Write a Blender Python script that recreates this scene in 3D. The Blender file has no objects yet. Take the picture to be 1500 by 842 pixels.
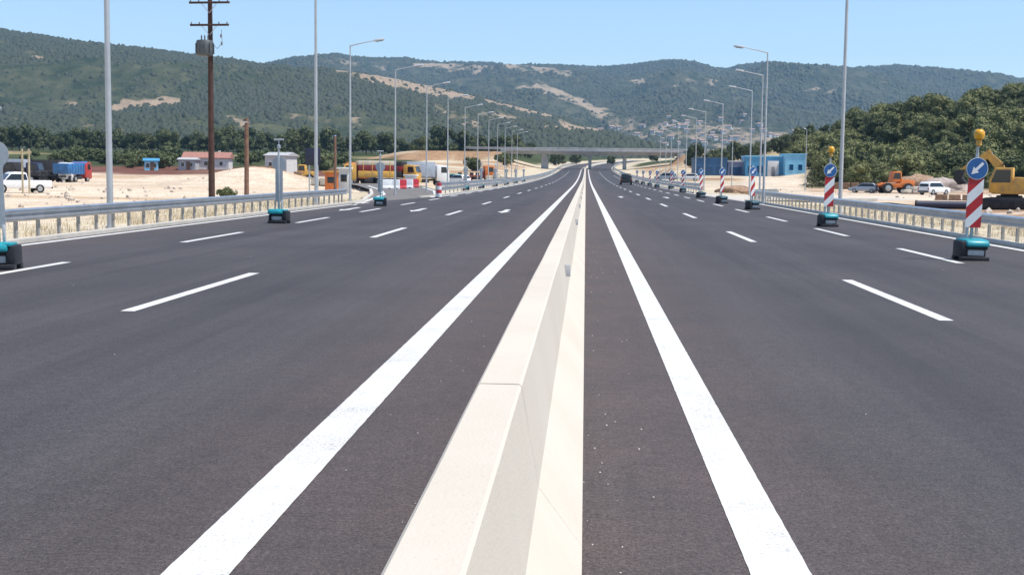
import bpy, bmesh, math, random
from mathutils import Vector, Matrix, noise
random.seed(7)
R = math.radians
scene = bpy.context.scene
COL = scene.collection

# ------------------------------------------------------------------ camera
W, H, F = 1500.0, 842.0, 1860.0
CAM_H = 1.75
VPX, VPY, ROLL = 858.0, 254.0, 0.012
_v = Vector((VPX - W/2, H/2 - VPY, -F)).normalized()          # world +Y seen by the lens
_up = Vector((1, -ROLL, 0)).cross(_v).normalized()
_rt = _v.cross(_up).normalized()
cam_rot = Matrix((_rt, _v, _up))                               # camera -> world
CAM = Vector((0, 0, CAM_H))
cd = bpy.data.cameras.new('camera'); cam = bpy.data.objects.new('camera', cd); COL.objects.link(cam)
cam.matrix_world = Matrix.Translation(CAM) @ cam_rot.to_4x4()
cd.sensor_fit = 'HORIZONTAL'; cd.sensor_width = 36; cd.lens = F / W * 36
cd.clip_start = 0.05; cd.clip_end = 20000
scene.camera = cam

def ray(px, py):
    return cam_rot @ Vector((px - W/2, H/2 - py, -F))
def at(px, py, Y):                     # the point seen at a photo pixel, Y metres down the road
    d = ray(px, py); return CAM + d * (Y / d.y)
def yh(px): return VPY + (px - VPX) * ROLL
def proj(p):
    c = cam_rot.transposed() @ (Vector(p) - CAM)
    return (W/2 + F * c.x / -c.z, H/2 - F * c.y / -c.z)
def ux(px): return (px - VPX) / F      # X / Y of a column of the photo near the horizon

def sstep(a, b, x):
    t = max(0.0, min(1.0, (x - a) / (b - a))); return t * t * (3 - 2 * t)
def lerp_tab(tab, x):
    if x <= tab[0][0]: return tab[0][1]
    for (x0, y0), (x1, y1) in zip(tab, tab[1:]):
        if x <= x1: return y0 + (y1 - y0) * (x - x0) / (x1 - x0)
    return tab[-1][1]
def fbm(x, y, z, o=4):
    s = 0; a = 1
    for i in range(o):
        s += a * noise.noise(Vector((x, y, z + i * 7.3))); x *= 2.03; y *= 2.03; a *= .5
    return s

# ------------------------------------------------------------------ materials
MATS = {}
def mat(name, col, rough=.6, metal=0.0, var=.12, scale=3.0, bump=0.0, bscale=40.0, emit=None, dirt=None, spec=.5):
    if name in MATS: return MATS[name]
    m = bpy.data.materials.new(name); m.use_nodes = True; nt = m.node_tree; n = nt.nodes; l = nt.links
    b = n['Principled BSDF']; b.inputs['Roughness'].default_value = rough; b.inputs['Metallic'].default_value = metal
    b.inputs['Specular IOR Level'].default_value = spec
    tc = n.new('ShaderNodeTexCoord')
    nz = n.new('ShaderNodeTexNoise'); nz.inputs['Scale'].default_value = scale; nz.inputs['Detail'].default_value = 6
    l.new(tc.outputs['Object'], nz.inputs['Vector'])
    r = n.new('ShaderNodeValToRGB'); r.color_ramp.elements[0].position = .3; r.color_ramp.elements[1].position = .7
    lo = dirt if dirt else tuple(c * (1 - var) for c in col); hi = tuple(min(1, c * (1 + var)) for c in col)
    r.color_ramp.elements[0].color = (*lo, 1); r.color_ramp.elements[1].color = (*hi, 1)
    l.new(nz.outputs['Fac'], r.inputs['Fac']); l.new(r.outputs['Color'], b.inputs['Base Color'])
    if bump:
        n2 = n.new('ShaderNodeTexNoise'); n2.inputs['Scale'].default_value = bscale; n2.inputs['Detail'].default_value = 4
        l.new(tc.outputs['Object'], n2.inputs['Vector'])
        bp = n.new('ShaderNodeBump'); bp.inputs['Strength'].default_value = bump; bp.inputs['Distance'].default_value = .02
        l.new(n2.outputs['Fac'], bp.inputs['Height']); l.new(bp.outputs['Normal'], b.inputs['Normal'])
    if emit:
        b.inputs['Emission Color'].default_value = (*emit[0], 1); b.inputs['Emission Strength'].default_value = emit[1]
    MATS[name] = m; return m

M_galv = mat('galvanised_steel', (.60, .60, .60), .30, .85, .14, 2.5)
M_pole = mat('lamp_post_steel', (.46, .47, .48), .45, .3, .10, 1.5)
M_head = mat('lamp_head_grey', (.62, .64, .66), .4, .2, .08, 6)
M_post = mat('guard_post_steel', (.40, .37, .33), .6, .3, .2, 5)
M_teal = mat('teal_plastic', (.012, .26, .30), .4, 0, .2, 5)
M_dteal = mat('dusty_dark_teal', (.02, .075, .10), .6, 0, .3, 5)
M_black = mat('black_rubber', (.016, .016, .02), .7, 0, .3, 6)
M_lgrey = mat('light_grey_plastic', (.5, .5, .5), .5, 0, .1, 6)
M_signback = mat('sign_back_grey', (.40, .43, .45), .5, .3, .1, 5)
M_red = mat('reflective_red', (.45, .012, .018), .45, 0, .1, 5)
M_white = mat('white_paint', (.78, .78, .76), .5, 0, .06, 5)
M_blue = mat('sign_blue', (.008, .10, .30), .4, 0, .1, 5)
M_amber = mat('amber_lens', (.75, .36, .02), .25, 0, .12, 12)
M_yellow = mat('machine_yellow', (.62, .33, .04), .5, 0, .2, 2, dirt=(.42, .25, .08))
M_orange = mat('machine_orange', (.62, .17, .03), .5, 0, .2, 2)
M_dred = mat('dark_red_paint', (.22, .02, .018), .5, 0, .2, 2)
M_cabred = mat('cab_red', (.40, .035, .03), .4, 0, .15, 2)
M_tipblue = mat('tipper_blue', (.03, .14, .33), .5, 0, .25, 1.5)
M_glass = mat('dark_glass', (.02, .025, .03), .08, 0, .1, 3)
M_tyre = mat('tyre_rubber', (.02, .02, .02), .85, 0, .2, 8)
M_steelrim = mat('wheel_rim', (.4, .4, .4), .4, .6, .1, 8)
M_carwhite = mat('white_car_paint', (.75, .75, .74), .25, 0, .04, 2)
M_cardark = mat('dark_car_paint', (.015, .017, .018), .25, 0, .2, 2)
M_cargrey = mat('grey_car_paint', (.30, .33, .38), .3, .2, .08, 2)
M_dkgrey = mat('dark_chassis', (.035, .033, .035), .7, .2, .3, 3)
M_taill = mat('tail_light_red', (.35, .01, .01), .3, 0, .1, 6)
M_tarp = mat('grey_tarpaulin', (.30, .34, .40), .7, 0, .15, 2, .3, 8)
M_wood = mat('creosoted_timber', (.060, .028, .020), .8, 0, .35, 3, .4, 30)
M_wood2 = mat('weathered_timber', (.20, .11, .07), .8, 0, .3, 3, .4, 30)
M_xfmr = mat('transformer_grey', (.085, .095, .10), .55, .2, .2, 4)
M_ceram = mat('brown_ceramic', (.10, .07, .09), .3, 0, .15, 8)
M_conc = mat('bridge_concrete', (.36, .36, .355), .85, 0, .15, .6, .3, 3)
M_roof = mat('terracotta_tiles', (.33, .155, .115), .8, 0, .3, 3, .5, 10)
M_render = mat('white_render', (.62, .60, .56), .8, 0, .1, 1.5)
M_cream = mat('cream_render', (.58, .50, .38), .8, 0, .12, 1.5)
M_stone = mat('grey_render', (.40, .40, .40), .8, 0, .15, 1.5)
M_lblue = mat('light_blue_cladding', (.24, .55, .74), .5, 0, .08, .8)
M_mblue = mat('mid_blue_cladding', (.07, .27, .45), .5, 0, .12, .8)
M_dblue = mat('deep_blue_cladding', (.03, .10, .21), .5, 0, .15, .8)
M_bluewin = mat('blue_window_glass', (.008, .06, .16), .15, 0, .1, 1)
M_door = mat('pale_door_frame', (.66, .62, .60), .6, 0, .06, 2)
M_greyd = mat('grey_metal_door', (.25, .24, .24), .5, .2, .1, 2)
M_plred = mat('red_plastic', (.50, .03, .04), .45, 0, .12, 4)
M_plwhite = mat('white_plastic', (.74, .74, .73), .45, 0, .06, 4)
M_tealvan = mat('teal_car_paint', (.06, .30, .30), .35, 0, .1, 2)
M_navy = mat('navy_panel', (.02, .022, .05), .5, 0, .15, 3)

def barrier_material():
    m = bpy.data.materials.new('precast_concrete'); m.use_nodes = True; nt = m.node_tree; n = nt.nodes; l = nt.links
    b = n['Principled BSDF']; b.inputs['Roughness'].default_value = .85; b.inputs['Specular IOR Level'].default_value = .25
    g = n.new('ShaderNodeNewGeometry')
    def nz(sc, vec=None, det=6):
        t = n.new('ShaderNodeTexNoise'); t.inputs['Scale'].default_value = sc; t.inputs['Detail'].default_value = det
        l.new(vec or g.outputs['Position'], t.inputs['Vector']); return t
    mp = n.new('ShaderNodeMapping'); mp.inputs['Scale'].default_value = (1, .8, 1); l.new(g.outputs['Position'], mp.inputs['Vector'])
    a = nz(.7, None, 3); s = nz(9.0, mp.outputs['Vector']); f = nz(70)
    r = n.new('ShaderNodeValToRGB'); e = r.color_ramp.elements
    e[0].position = .28; e[0].color = (.535, .475, .39, 1); e[1].position = .62; e[1].color = (.575, .515, .43, 1)
    l.new(a.outputs['Fac'], r.inputs['Fac'])
    r2 = n.new('ShaderNodeValToRGB'); r2.color_ramp.elements[0].position = .3; r2.color_ramp.elements[0].color = (.985, .98, .975, 1)
    r2.color_ramp.elements[1].position = .55; r2.color_ramp.elements[1].color = (1, 1, 1, 1); l.new(s.outputs['Fac'], r2.inputs['Fac'])
    mx = n.new('ShaderNodeMix'); mx.data_type = 'RGBA'; mx.blend_type = 'MULTIPLY'; mx.inputs[0].default_value = 1
    l.new(r.outputs['Color'], mx.inputs[6]); l.new(r2.outputs['Color'], mx.inputs[7])
    vo = n.new('ShaderNodeTexVoronoi'); vo.inputs['Scale'].default_value = 26; l.new(g.outputs['Position'], vo.inputs['Vector'])
    r3 = n.new('ShaderNodeValToRGB'); r3.color_ramp.elements[0].position = .06; r3.color_ramp.elements[0].color = (.72, .70, .66, 1)
    r3.color_ramp.elements[1].position = .13; r3.color_ramp.elements[1].color = (1, 1, 1, 1); l.new(vo.outputs['Distance'], r3.inputs['Fac'])
    mx2 = n.new('ShaderNodeMix'); mx2.data_type = 'RGBA'; mx2.blend_type = 'MULTIPLY'; mx2.inputs[0].default_value = .55
    l.new(mx.outputs[2], mx2.inputs[6]); l.new(r3.outputs['Color'], mx2.inputs[7])
    l.new(mx2.outputs[2], b.inputs['Base Color'])
    bp = n.new('ShaderNodeBump'); bp.inputs['Strength'].default_value = .25; bp.inputs['Distance'].default_value = .01
    l.new(f.outputs['Fac'], bp.inputs['Height']); l.new(bp.outputs['Normal'], b.inputs['Normal'])
    return m
M_barrier = barrier_material()

def asphalt_material():
    m = bpy.data.materials.new('asphalt'); m.use_nodes = True; nt = m.node_tree; n = nt.nodes; l = nt.links
    b = n['Principled BSDF']; b.inputs['Roughness'].default_value = .72; b.inputs['Specular IOR Level'].default_value = .34
    g = n.new('ShaderNodeNewGeometry'); pos = g.outputs['Position']
    def nz(sc, vec=pos, det=5):
        t = n.new('ShaderNodeTexNoise'); t.inputs['Scale'].default_value = sc; t.inputs['Detail'].default_value = det
        l.new(vec, t.inputs['Vector']); return t.outputs['Fac']
    def ramp(fac, p0, c0, p1, c1):
        r = n.new('ShaderNodeValToRGB'); e = r.color_ramp.elements
        e[0].position = p0; e[0].color = (*c0, 1); e[1].position = p1; e[1].color = (*c1, 1); l.new(fac, r.inputs['Fac']); return r.outputs['Color']
    def mul(a, c, f=1.0):
        x = n.new('ShaderNodeMix'); x.data_type = 'RGBA'; x.blend_type = 'MULTIPLY'; x.inputs[0].default_value = f
        l.new(a, x.inputs[6]); l.new(c, x.inputs[7]); return x.outputs[2]
    mp = n.new('ShaderNodeMapping'); mp.inputs['Scale'].default_value = (1.0, .02, 1.0); l.new(pos, mp.inputs['Vector'])
    base = ramp(nz(.25), .3, (.051, .0465, .0455), .7, (.068, .062, .0605))
    streak = mul(ramp(nz(.75, mp.outputs['Vector'], 4), .32, (.80, .80, .80), .68, (1.18, 1.17, 1.18)), ramp(nz(5, mp.outputs['Vector'], 3), .36, (.93, .93, .93), .64, (1.06, 1.06, 1.06)))
    grain = ramp(nz(95, pos, 2), .36, (.62, .61, .61), .66, (1.34, 1.33, 1.32))
    vo = n.new('ShaderNodeTexVoronoi'); vo.inputs['Scale'].default_value = 55; l.new(pos, vo.inputs['Vector'])
    stones = ramp(vo.outputs['Distance'], .10, (1.55, 1.5, 1.45), .30, (.96, .96, .96))
    # dustier, browner strip either side of the median
    sx = n.new('ShaderNodeSeparateXYZ'); l.new(pos, sx.inputs[0])
    ad = n.new('ShaderNodeMath'); ad.operation = 'ADD'; ad.inputs[1].default_value = .40; l.new(sx.outputs['X'], ad.inputs[0])
    ab = n.new('ShaderNodeMath'); ab.operation = 'ABSOLUTE'; l.new(ad.outputs[0], ab.inputs[0])
    mr = n.new('ShaderNodeMapRange'); mr.interpolation_type = 'SMOOTHSTEP'; mr.inputs['From Min'].default_value = 1.0; mr.inputs['From Max'].default_value = 3.4
    mr.inputs['To Min'].default_value = 1.0; mr.inputs['To Max'].default_value = 0.0; l.new(ab.outputs[0], mr.inputs['Value'])
    dm = n.new('ShaderNodeMath'); dm.operation = 'MULTIPLY'; l.new(mr.outputs[0], dm.inputs[0]); l.new(nz(.8, pos, 6), dm.inputs[1])
    g2 = ramp(nz(38, pos, 3), .34, (.70, .69, .69), .68, (1.32, 1.30, 1.29))
    g3 = ramp(nz(9, pos, 4), .3, (.86, .85, .85), .7, (1.14, 1.13, 1.13))
    mr2 = n.new('ShaderNodeMapRange'); mr2.interpolation_type = 'SMOOTHSTEP'; mr2.inputs['From Min'].default_value = 9.2; mr2.inputs['From Max'].default_value = 12.2
    mr2.inputs['To Max'].default_value = .7; l.new(ab.outputs[0], mr2.inputs['Value']); dm2 = n.new('ShaderNodeMath'); dm2.operation = 'MULTIPLY_ADD'; l.new(mr2.outputs[0], dm2.inputs[0]); l.new(nz(.6, pos, 6), dm2.inputs[1]); l.new(dm.outputs[0], dm2.inputs[2])
    c = mul(mul(mul(mul(mul(base, streak), grain, .9), stones, .8), g2, .9), g3, .9)
    dust = n.new('ShaderNodeMix'); dust.data_type = 'RGBA'; dust.blend_type = 'MIX'
    dc = n.new('ShaderNodeRGB'); dc.outputs[0].default_value = (.098, .074, .067, 1)
    dg = mul(mul(mul(dc.outputs[0], grain, .9), g2, .9), g3, .9)
    df = n.new('ShaderNodeMath'); df.operation = 'MULTIPLY'; df.inputs[1].default_value = 1.15; l.new(dm2.outputs[0], df.inputs[0])
    l.new(df.outputs[0], dust.inputs[0]); l.new(c, dust.inputs[6]); l.new(dg, dust.inputs[7])
    l.new(dust.outputs[2], b.inputs['Base Color'])
    bp = n.new('ShaderNodeBump'); bp.inputs['Strength'].default_value = .5; bp.inputs['Distance'].default_value = .006
    l.new(nz(120, pos, 2), bp.inputs['Height']); l.new(bp.outputs['Normal'], b.inputs['Normal'])
    return m
M_asphalt = asphalt_material()

def paint_material():
    m = bpy.data.materials.new('road_paint'); m.use_nodes = True; nt = m.node_tree; n = nt.nodes; l = nt.links
    b = n['Principled BSDF']; b.inputs['Roughness'].default_value = .6
    g = n.new('ShaderNodeNewGeometry')
    t = n.new('ShaderNodeTexNoise'); t.inputs['Scale'].default_value = 60; t.inputs['Detail'].default_value = 6; l.new(g.outputs['Position'], t.inputs['Vector'])
    t2 = n.new('ShaderNodeTexNoise'); t2.inputs['Scale'].default_value = 1.6; t2.inputs['Detail'].default_value = 5; l.new(g.outputs['Position'], t2.inputs['Vector'])
    a = n.new('ShaderNodeMath'); a.operation = 'MULTIPLY_ADD'; a.inputs[1].default_value = .5; l.new(t2.outputs['Fac'], a.inputs[0]); l.new(t.outputs['Fac'], a.inputs[2])
    r = n.new('ShaderNodeValToRGB'); e = r.color_ramp.elements
    e[0].position = .52; e[0].color = (.36, .35, .33, 1); e[1].position = .72; e[1].color = (.63, .615, .575, 1)
    l.new(a.outputs[0], r.inputs['Fac']); l.new(r.outputs['Color'], b.inputs['Base Color'])
    bp = n.new('ShaderNodeBump'); bp.inputs['Strength'].default_value = .3; bp.inputs['Distance'].default_value = .004
    l.new(t.outputs['Fac'], bp.inputs['Height']); l.new(bp.outputs['Normal'], b.inputs['Normal'])
    return m
M_paint = paint_material()

def attr_ground_material():
    m = bpy.data.materials.new('earth_and_scrub'); m.use_nodes = True; nt = m.node_tree; n = nt.nodes; l = nt.links
    b = n['Principled BSDF']; b.inputs['Roughness'].default_value = .95; b.inputs['Specular IOR Level'].default_value = .1
    at_ = n.new('ShaderNodeVertexColor'); at_.layer_name = 'Col'
    g = n.new('ShaderNodeNewGeometry')
    c = at_.outputs['Color']
    for sc, lo, hi in ((.06, .82, 1.12), (.5, .84, 1.12), (4.0, .72, 1.2), (25, .7, 1.25)):
        t = n.new('ShaderNodeTexNoise'); t.inputs['Scale'].default_value = sc; t.inputs['Detail'].default_value = 4; l.new(g.outputs['Position'], t.inputs['Vector'])
        r = n.new('ShaderNodeValToRGB'); r.color_ramp.elements[0].position = .32; r.color_ramp.elements[0].color = (lo, lo, lo * .97, 1)
        r.color_ramp.elements[1].position = .68; r.color_ramp.elements[1].color = (hi, hi, hi, 1); l.new(t.outputs['Fac'], r.inputs['Fac'])
        x = n.new('ShaderNodeMix'); x.data_type = 'RGBA'; x.blend_type = 'MULTIPLY'; x.inputs[0].default_value = 1
        l.new(c, x.inputs[6]); l.new(r.outputs['Color'], x.inputs[7]); c = x.outputs[2]
    l.new(c, b.inputs['Base Color'])
    t = n.new('ShaderNodeTexNoise'); t.inputs['Scale'].default_value = 3; t.inputs['Detail'].default_value = 8; l.new(g.outputs['Position'], t.inputs['Vector'])
    bp = n.new('ShaderNodeBump'); bp.inputs['Strength'].default_value = .6; bp.inputs['Distance'].default_value = .15
    l.new(t.outputs['Fac'], bp.inputs['Height']); l.new(bp.outputs['Normal'], b.inputs['Normal'])
    return m
M_ground = attr_ground_material()

def hill_material(name, dark, light, soil, bscale, vsc):
    m = bpy.data.materials.new(name); m.use_nodes = True; nt = m.node_tree; n = nt.nodes; l = nt.links
    b = n['Principled BSDF']; b.inputs['Roughness'].default_value = 1; b.inputs['Specular IOR Level'].default_value = .05
    g = n.new('ShaderNodeNewGeometry'); mp = n.new('ShaderNodeMapping'); mp.inputs['Scale'].default_value = (1, .6, 1)
    l.new(g.outputs['Position'], mp.inputs['Vector']); pos = mp.outputs['Vector']
    def nz(sc, det=5):
        t = n.new('ShaderNodeTexNoise'); t.inputs['Scale'].default_value = sc; t.inputs['Detail'].default_value = det; t.inputs['Roughness'].default_value = .65
        l.new(pos, t.inputs['Vector']); return t.outputs['Fac']
    def ramp(fac, p0, c0, p1, c1):
        r = n.new('ShaderNodeValToRGB'); e = r.color_ramp.elements
        e[0].position = p0; e[0].color = (*c0, 1); e[1].position = p1; e[1].color = (*c1, 1); l.new(fac, r.inputs['Fac']); return r.outputs['Color']
    shrub = ramp(nz(.03, 9), .38, dark, .64, light)
    vo = n.new('ShaderNodeTexVoronoi'); vo.inputs['Scale'].default_value = vsc; l.new(pos, vo.inputs['Vector'])
    sp = ramp(vo.outputs['Distance'], .12, (.8, .84, .84), .6, (1.12, 1.1, 1.06))
    x0 = n.new('ShaderNodeMix'); x0.data_type = 'RGBA'; x0.blend_type = 'MULTIPLY'; x0.inputs[0].default_value = .9
    l.new(shrub, x0.inputs[6]); l.new(sp, x0.inputs[7]); shrub = x0.outputs[2]
    patch = ramp(nz(.0035, 6), .3, (.8, .85, .9), .7, (1.15, 1.1, 1.0))
    x = n.new('ShaderNodeMix'); x.data_type = 'RGBA'; x.blend_type = 'MULTIPLY'; x.inputs[0].default_value = 1
    l.new(shrub, x.inputs[6]); l.new(patch, x.inputs[7])
    va = n.new('ShaderNodeVertexColor'); va.layer_name = 'Bare'
    s = n.new('ShaderNodeSeparateColor'); l.new(va.outputs['Color'], s.inputs[0])
    ad = n.new('ShaderNodeMath'); ad.operation = 'MULTIPLY_ADD'; ad.inputs[1].default_value = 2.6; l.new(nz(.016, 9), ad.inputs[0]); l.new(s.outputs[0], ad.inputs[2])
    mr = n.new('ShaderNodeMapRange'); mr.interpolation_type = 'SMOOTHSTEP'; mr.inputs['From Min'].default_value = 1.68; mr.inputs['From Max'].default_value = 2.12
    l.new(ad.outputs[0], mr.inputs['Value'])
    sc = ramp(nz(.06, 5), .3, tuple(c * .7 for c in soil), .7, soil)
    y = n.new('ShaderNodeMix'); y.data_type = 'RGBA'; l.new(mr.outputs[0], y.inputs[0]); l.new(x.outputs[2], y.inputs[6]); l.new(sc, y.inputs[7])
    l.new(y.outputs[2], b.inputs['Base Color'])
    bp = n.new('ShaderNodeBump'); bp.inputs['Strength'].default_value = .9; bp.inputs['Distance'].default_value = bscale
    l.new(nz(.06, 6), bp.inputs['Height']); l.new(bp.outputs['Normal'], b.inputs['Normal'])
    return m
M_hillA = hill_material('near_mountain_scrub', (.030, .044, .024), (.085, .088, .052), (.36, .27, .185), 4, .06)
M_hillB = hill_material('far_mountain_scrub', (.030, .044, .028), (.095, .096, .064), (.38, .30, .21), 7, .045)

def leaf_material(name, c0, c1):
    m = bpy.data.materials.new(name); m.use_nodes = True; nt = m.node_tree; n = nt.nodes; l = nt.links
    b = n['Principled BSDF']; b.inputs['Roughness'].default_value = .7; b.inputs['Specular IOR Level'].default_value = .25
    g = n.new('ShaderNodeNewGeometry'); oi = n.new('ShaderNodeObjectInfo')
    t = n.new('ShaderNodeTexNoise'); t.inputs['Scale'].default_value = .9; t.inputs['Detail'].default_value = 5; l.new(g.outputs['Position'], t.inputs['Vector'])
    a = n.new('ShaderNodeMath'); a.operation = 'MULTIPLY_ADD'; a.inputs[1].default_value = .95; l.new(oi.outputs['Random'], a.inputs[0]); l.new(t.outputs['Fac'], a.inputs[2])
    r = n.new('ShaderNodeValToRGB'); e = r.color_ramp.elements
    e[0].position = .42; e[0].color = (*c0, 1); e[1].position = 1.12; e[1].color = (*c1, 1)
    l.new(a.outputs[0], r.inputs['Fac']); l.new(r.outputs['Color'], b.inputs['Base Color'])
    return m
M_leafA = leaf_material('oak_foliage', (.024, .038, .012), (.155, .162, .060))
M_leafC = leaf_material('shrub_foliage', (.028, .045, .016), (.10, .115, .045))
M_leafD = leaf_material('shaded_undergrowth', (.022, .032, .011), (.075, .08, .034))  # darker than the oak leaves: shade between the trees put into the colour
M_leafB = leaf_material('dark_foliage', (.022, .036, .014), (.085, .10, .04))
M_bark = mat('tree_bark', (.09, .065, .045), .9, 0, .3, 3, .4, 10)

# ------------------------------------------------------------------ mesh builder
class MB:
    def __init__(s): s.v = []; s.f = []; s.m = []; s.mats = []
    def mi(s, m):
        if m not in s.mats: s.mats.append(m)
        return s.mats.index(m)
    def add(s, vs, fs, m):
        o = len(s.v); k = s.mi(m); s.v += [Vector(p) for p in vs]
        for f in fs: s.f.append([i + o for i in f]); s.m.append(k)
        return s
    def box(s, c, d, m, rz=0, rx=0, ry=0, bev=0, taper=(1, 1)):
        bm = bmesh.new(); bmesh.ops.create_cube(bm, size=1)
        for v in bm.verts:
            k = taper if v.co.z > 0 else (1, 1)
            v.co = Vector((v.co.x * d[0] * k[0], v.co.y * d[1] * k[1], v.co.z * d[2]))
        if bev: bmesh.ops.bevel(bm, geom=bm.edges[:], offset=bev, segments=2, affect='EDGES', profile=.5)
        M = Matrix.Translation(c) @ Matrix.Rotation(rz, 4, 'Z') @ Matrix.Rotation(ry, 4, 'Y') @ Matrix.Rotation(rx, 4, 'X')
        return s.bm(bm, M, m)
    def bm(s, bm, M, m):
        bm.verts.index_update()
        s.add([M @ v.co for v in bm.verts], [[v.index for v in f.verts] for f in bm.faces], m); bm.free(); return s
    def cyl(s, p0, p1, r0, r1, m, n=10, caps=True):
        p0 = Vector(p0); p1 = Vector(p1); a = (p1 - p0).normalized()
        u = a.orthogonal().normalized(); w = a.cross(u); vs = []
        for p, r in ((p0, r0), (p1, r1)):
            for i in range(n):
                t = 2 * math.pi * i / n; vs.append(p + (u * math.cos(t) + w * math.sin(t)) * r)
        fs = [[i, (i + 1) % n, n + (i + 1) % n, n + i] for i in range(n)]
        if caps: fs += [list(range(n))[::-1], list(range(n, 2 * n))]
        return s.add(vs, fs, m)
    def tube(s, pts, rs, m, n=8):
        for a, b, r0, r1 in zip(pts, pts[1:], rs, rs[1:]): s.cyl(a, b, r0, r1, m, n)
        return s
    def lathe(s, prof, m, c=(0, 0, 0), n=14):
        vs = []; fs = []
        for r, z in prof:
            for i in range(n):
                t = 2 * math.pi * i / n; vs.append((c[0] + r * math.cos(t), c[1] + r * math.sin(t), c[2] + z))
        for j in range(len(prof) - 1):
            for i in range(n): fs.append([j*n+i, j*n+(i+1) % n, (j+1)*n+(i+1) % n, (j+1)*n+i])
        fs += [list(range(n))[::-1], [len(vs)-n+i for i in range(n)]]
        return s.add(vs, fs, m)
    def prism(s, prof, x0, x1, m, bev=0, inset=0):
        """side profile of (y, z) points extruded across x"""
        bm = bmesh.new(); n = len(prof)
        a = [bm.verts.new((x0, y, z)) for y, z in prof]; b = [bm.verts.new((x1, y, z)) for y, z in prof]
        bm.faces.new(a); bm.faces.new(b[::-1])
        for i in range(n): bm.faces.new([a[i], b[i], b[(i+1) % n], a[(i+1) % n]][::-1])
        bmesh.ops.recalc_face_normals(bm, faces=bm.faces[:])
        if inset:                                   # lean the sides in above mid height
            zs = [v.co.z for v in bm.verts]; zm = min(zs); zr_ = max(zs) - zm
            for v in bm.verts: v.co.x *= 1 - inset * (v.co.z - zm) / zr_
        if bev: bmesh.ops.bevel(bm, geom=bm.edges[:], offset=bev, segments=2, affect='EDGES', profile=.5)
        return s.bm(bm, Matrix.Identity(4), m)
    def build(s, name, parent=None, loc=(0, 0, 0), rz=0, smooth=40, seal=True):
        me = bpy.data.meshes.new(name); me.from_pydata([tuple(p) for p in s.v], [], s.f)
        for m in s.mats: me.materials.append(m)
        me.polygons.foreach_set('material_index', s.m)
        if smooth:
            bm = bmesh.new(); bm.from_mesh(me)
            if seal: bmesh.ops.recalc_face_normals(bm, faces=bm.faces[:])
            for f in bm.faces: f.smooth = True
            for e in bm.edges:
                e.smooth = len(e.link_faces) == 2 and e.calc_face_angle(0) < R(smooth)
            bm.to_mesh(me); bm.free()
        o = bpy.data.objects.new(name, me); COL.objects.link(o); o.parent = parent; o.location = loc; o.rotation_euler.z = rz
        return o

def tag(o, label=None, cat=None, group=None, kind=None):
    if label: o['label'] = label
    if cat: o['category'] = cat
    if group: o['group'] = group
    if kind: o['kind'] = kind
    return o
def thing(name, label, cat, loc, rz=0, group=None):
    o = bpy.data.objects.new(name, None); COL.objects.link(o); o.empty_display_size = .3
    o.location = loc; o.rotation_euler.z = rz
    return tag(o, label, cat, group)
def copy_tree(o, parent=None):
    c = o.copy(); COL.objects.link(c); c.parent = parent
    for ch in [k for k in KIDS.get(o.name, o.children)]: copy_tree(ch, c)
    return c
KIDS = {}
def dup(o, loc, rz=0, label=None, group=None, scale=None):
    c = copy_tree(o); c.location = loc; c.rotation_euler.z = rz
    if scale: c.scale = scale
    if label: c['label'] = label
    if group: c['group'] = group
    return c
ORD = ['nearest', 'second', 'third', 'fourth', 'fifth', 'sixth', 'seventh', 'eighth', 'ninth', 'tenth', 'eleventh', 'twelfth', 'thirteenth', 'fourteenth']

# ------------------------------------------------------------------ lie of the land
def zr(y):
    if y <= 150: return 0.0
    if y <= 480: return 3e-5 * (y - 150) ** 2
    return 3.267 + .0198 * (y - 480)
def xc(y):
    if y <= 450: return 0.0
    if y <= 800: return 2e-4 * (y - 450) ** 2
    return 24.5 + .14 * (y - 800)
def RP(x, y, dz=0.0): return Vector((x + xc(y), y, zr(y) + dz))
PL = [(-300, -.5), (272, -.45), (300, .9), (340, 2.2), (400, 4.0), (470, 6.0), (550, 8.8), (600, 10.2), (800, 13), (1000, 15), (2400, 25), (7000, 40)]
PR = [(-300, -.6), (190, -.5), (300, 1.7), (400, 3.2), (550, 7), (1000, 14), (2400, 25), (7000, 40)]
HC = [(1060, 250), (1130, 232), (1180, 218), (1230, 200), (1260, 183), (1320, 168), (1350, 172), (1385, 160), (1420, 148), (1500, 145), (1600, 146), (1800, 140), (2200, 160)]
HCX = [(ux(px) * 380, at(px, py, 380).z) for px, py in HC]
def hillC(x, y):
    if x < HCX[0][0] - 20 or y < 190: return -5
    top = lerp_tab(HCX, x)
    up = sstep(196, 385, y) ** .8
    dn = 1 - .55 * sstep(420, 800, y)
    return -1.0 + (top + 1.0) * up * dn + fbm(x * .03, y * .03, 3, 3) * 1.3 * up
def emb(x, y):
    h = 9.5
    if x < 0: h *= sstep(-20, -33, x); h *= 1 - sstep(-62, -112, x)
    else: h *= sstep(22, 36, x - 2); h *= 1 - sstep(52, 120, x)
    return h - max(0, abs(y - 482) - 8) / 1.7
def gz(x, y):
    wl = sstep(-25, 25, x); p = lerp_tab(PL, y) * (1 - wl) + lerp_tab(PR, y) * wl
    p += fbm(x * .02, y * .02, 1, 3) * (.25 + .9 * sstep(300, 900, y))
    d = abs(x - xc(y) + .95)
    w = sstep(13.2, 25 + .03 * max(0, y - 200), d)
    z = (zr(y) - .07) * (1 - w) + p * w
    z = max(z, hillC(x, y)); z = max(z, emb(x, y))
    for cx, cy, r, h in ((-46, 175, 9, 2.6), (27, 66, 6, .9), (35, 74, 7, 1.2), (22, 60, 4, .5), (-62, 200, 12, 1.3)):
        q = ((x - cx) ** 2 + (y - cy) ** 2 * .5) / (r * r)
        if q < 6: z += h * math.exp(-q * 1.3)
    return z

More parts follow.
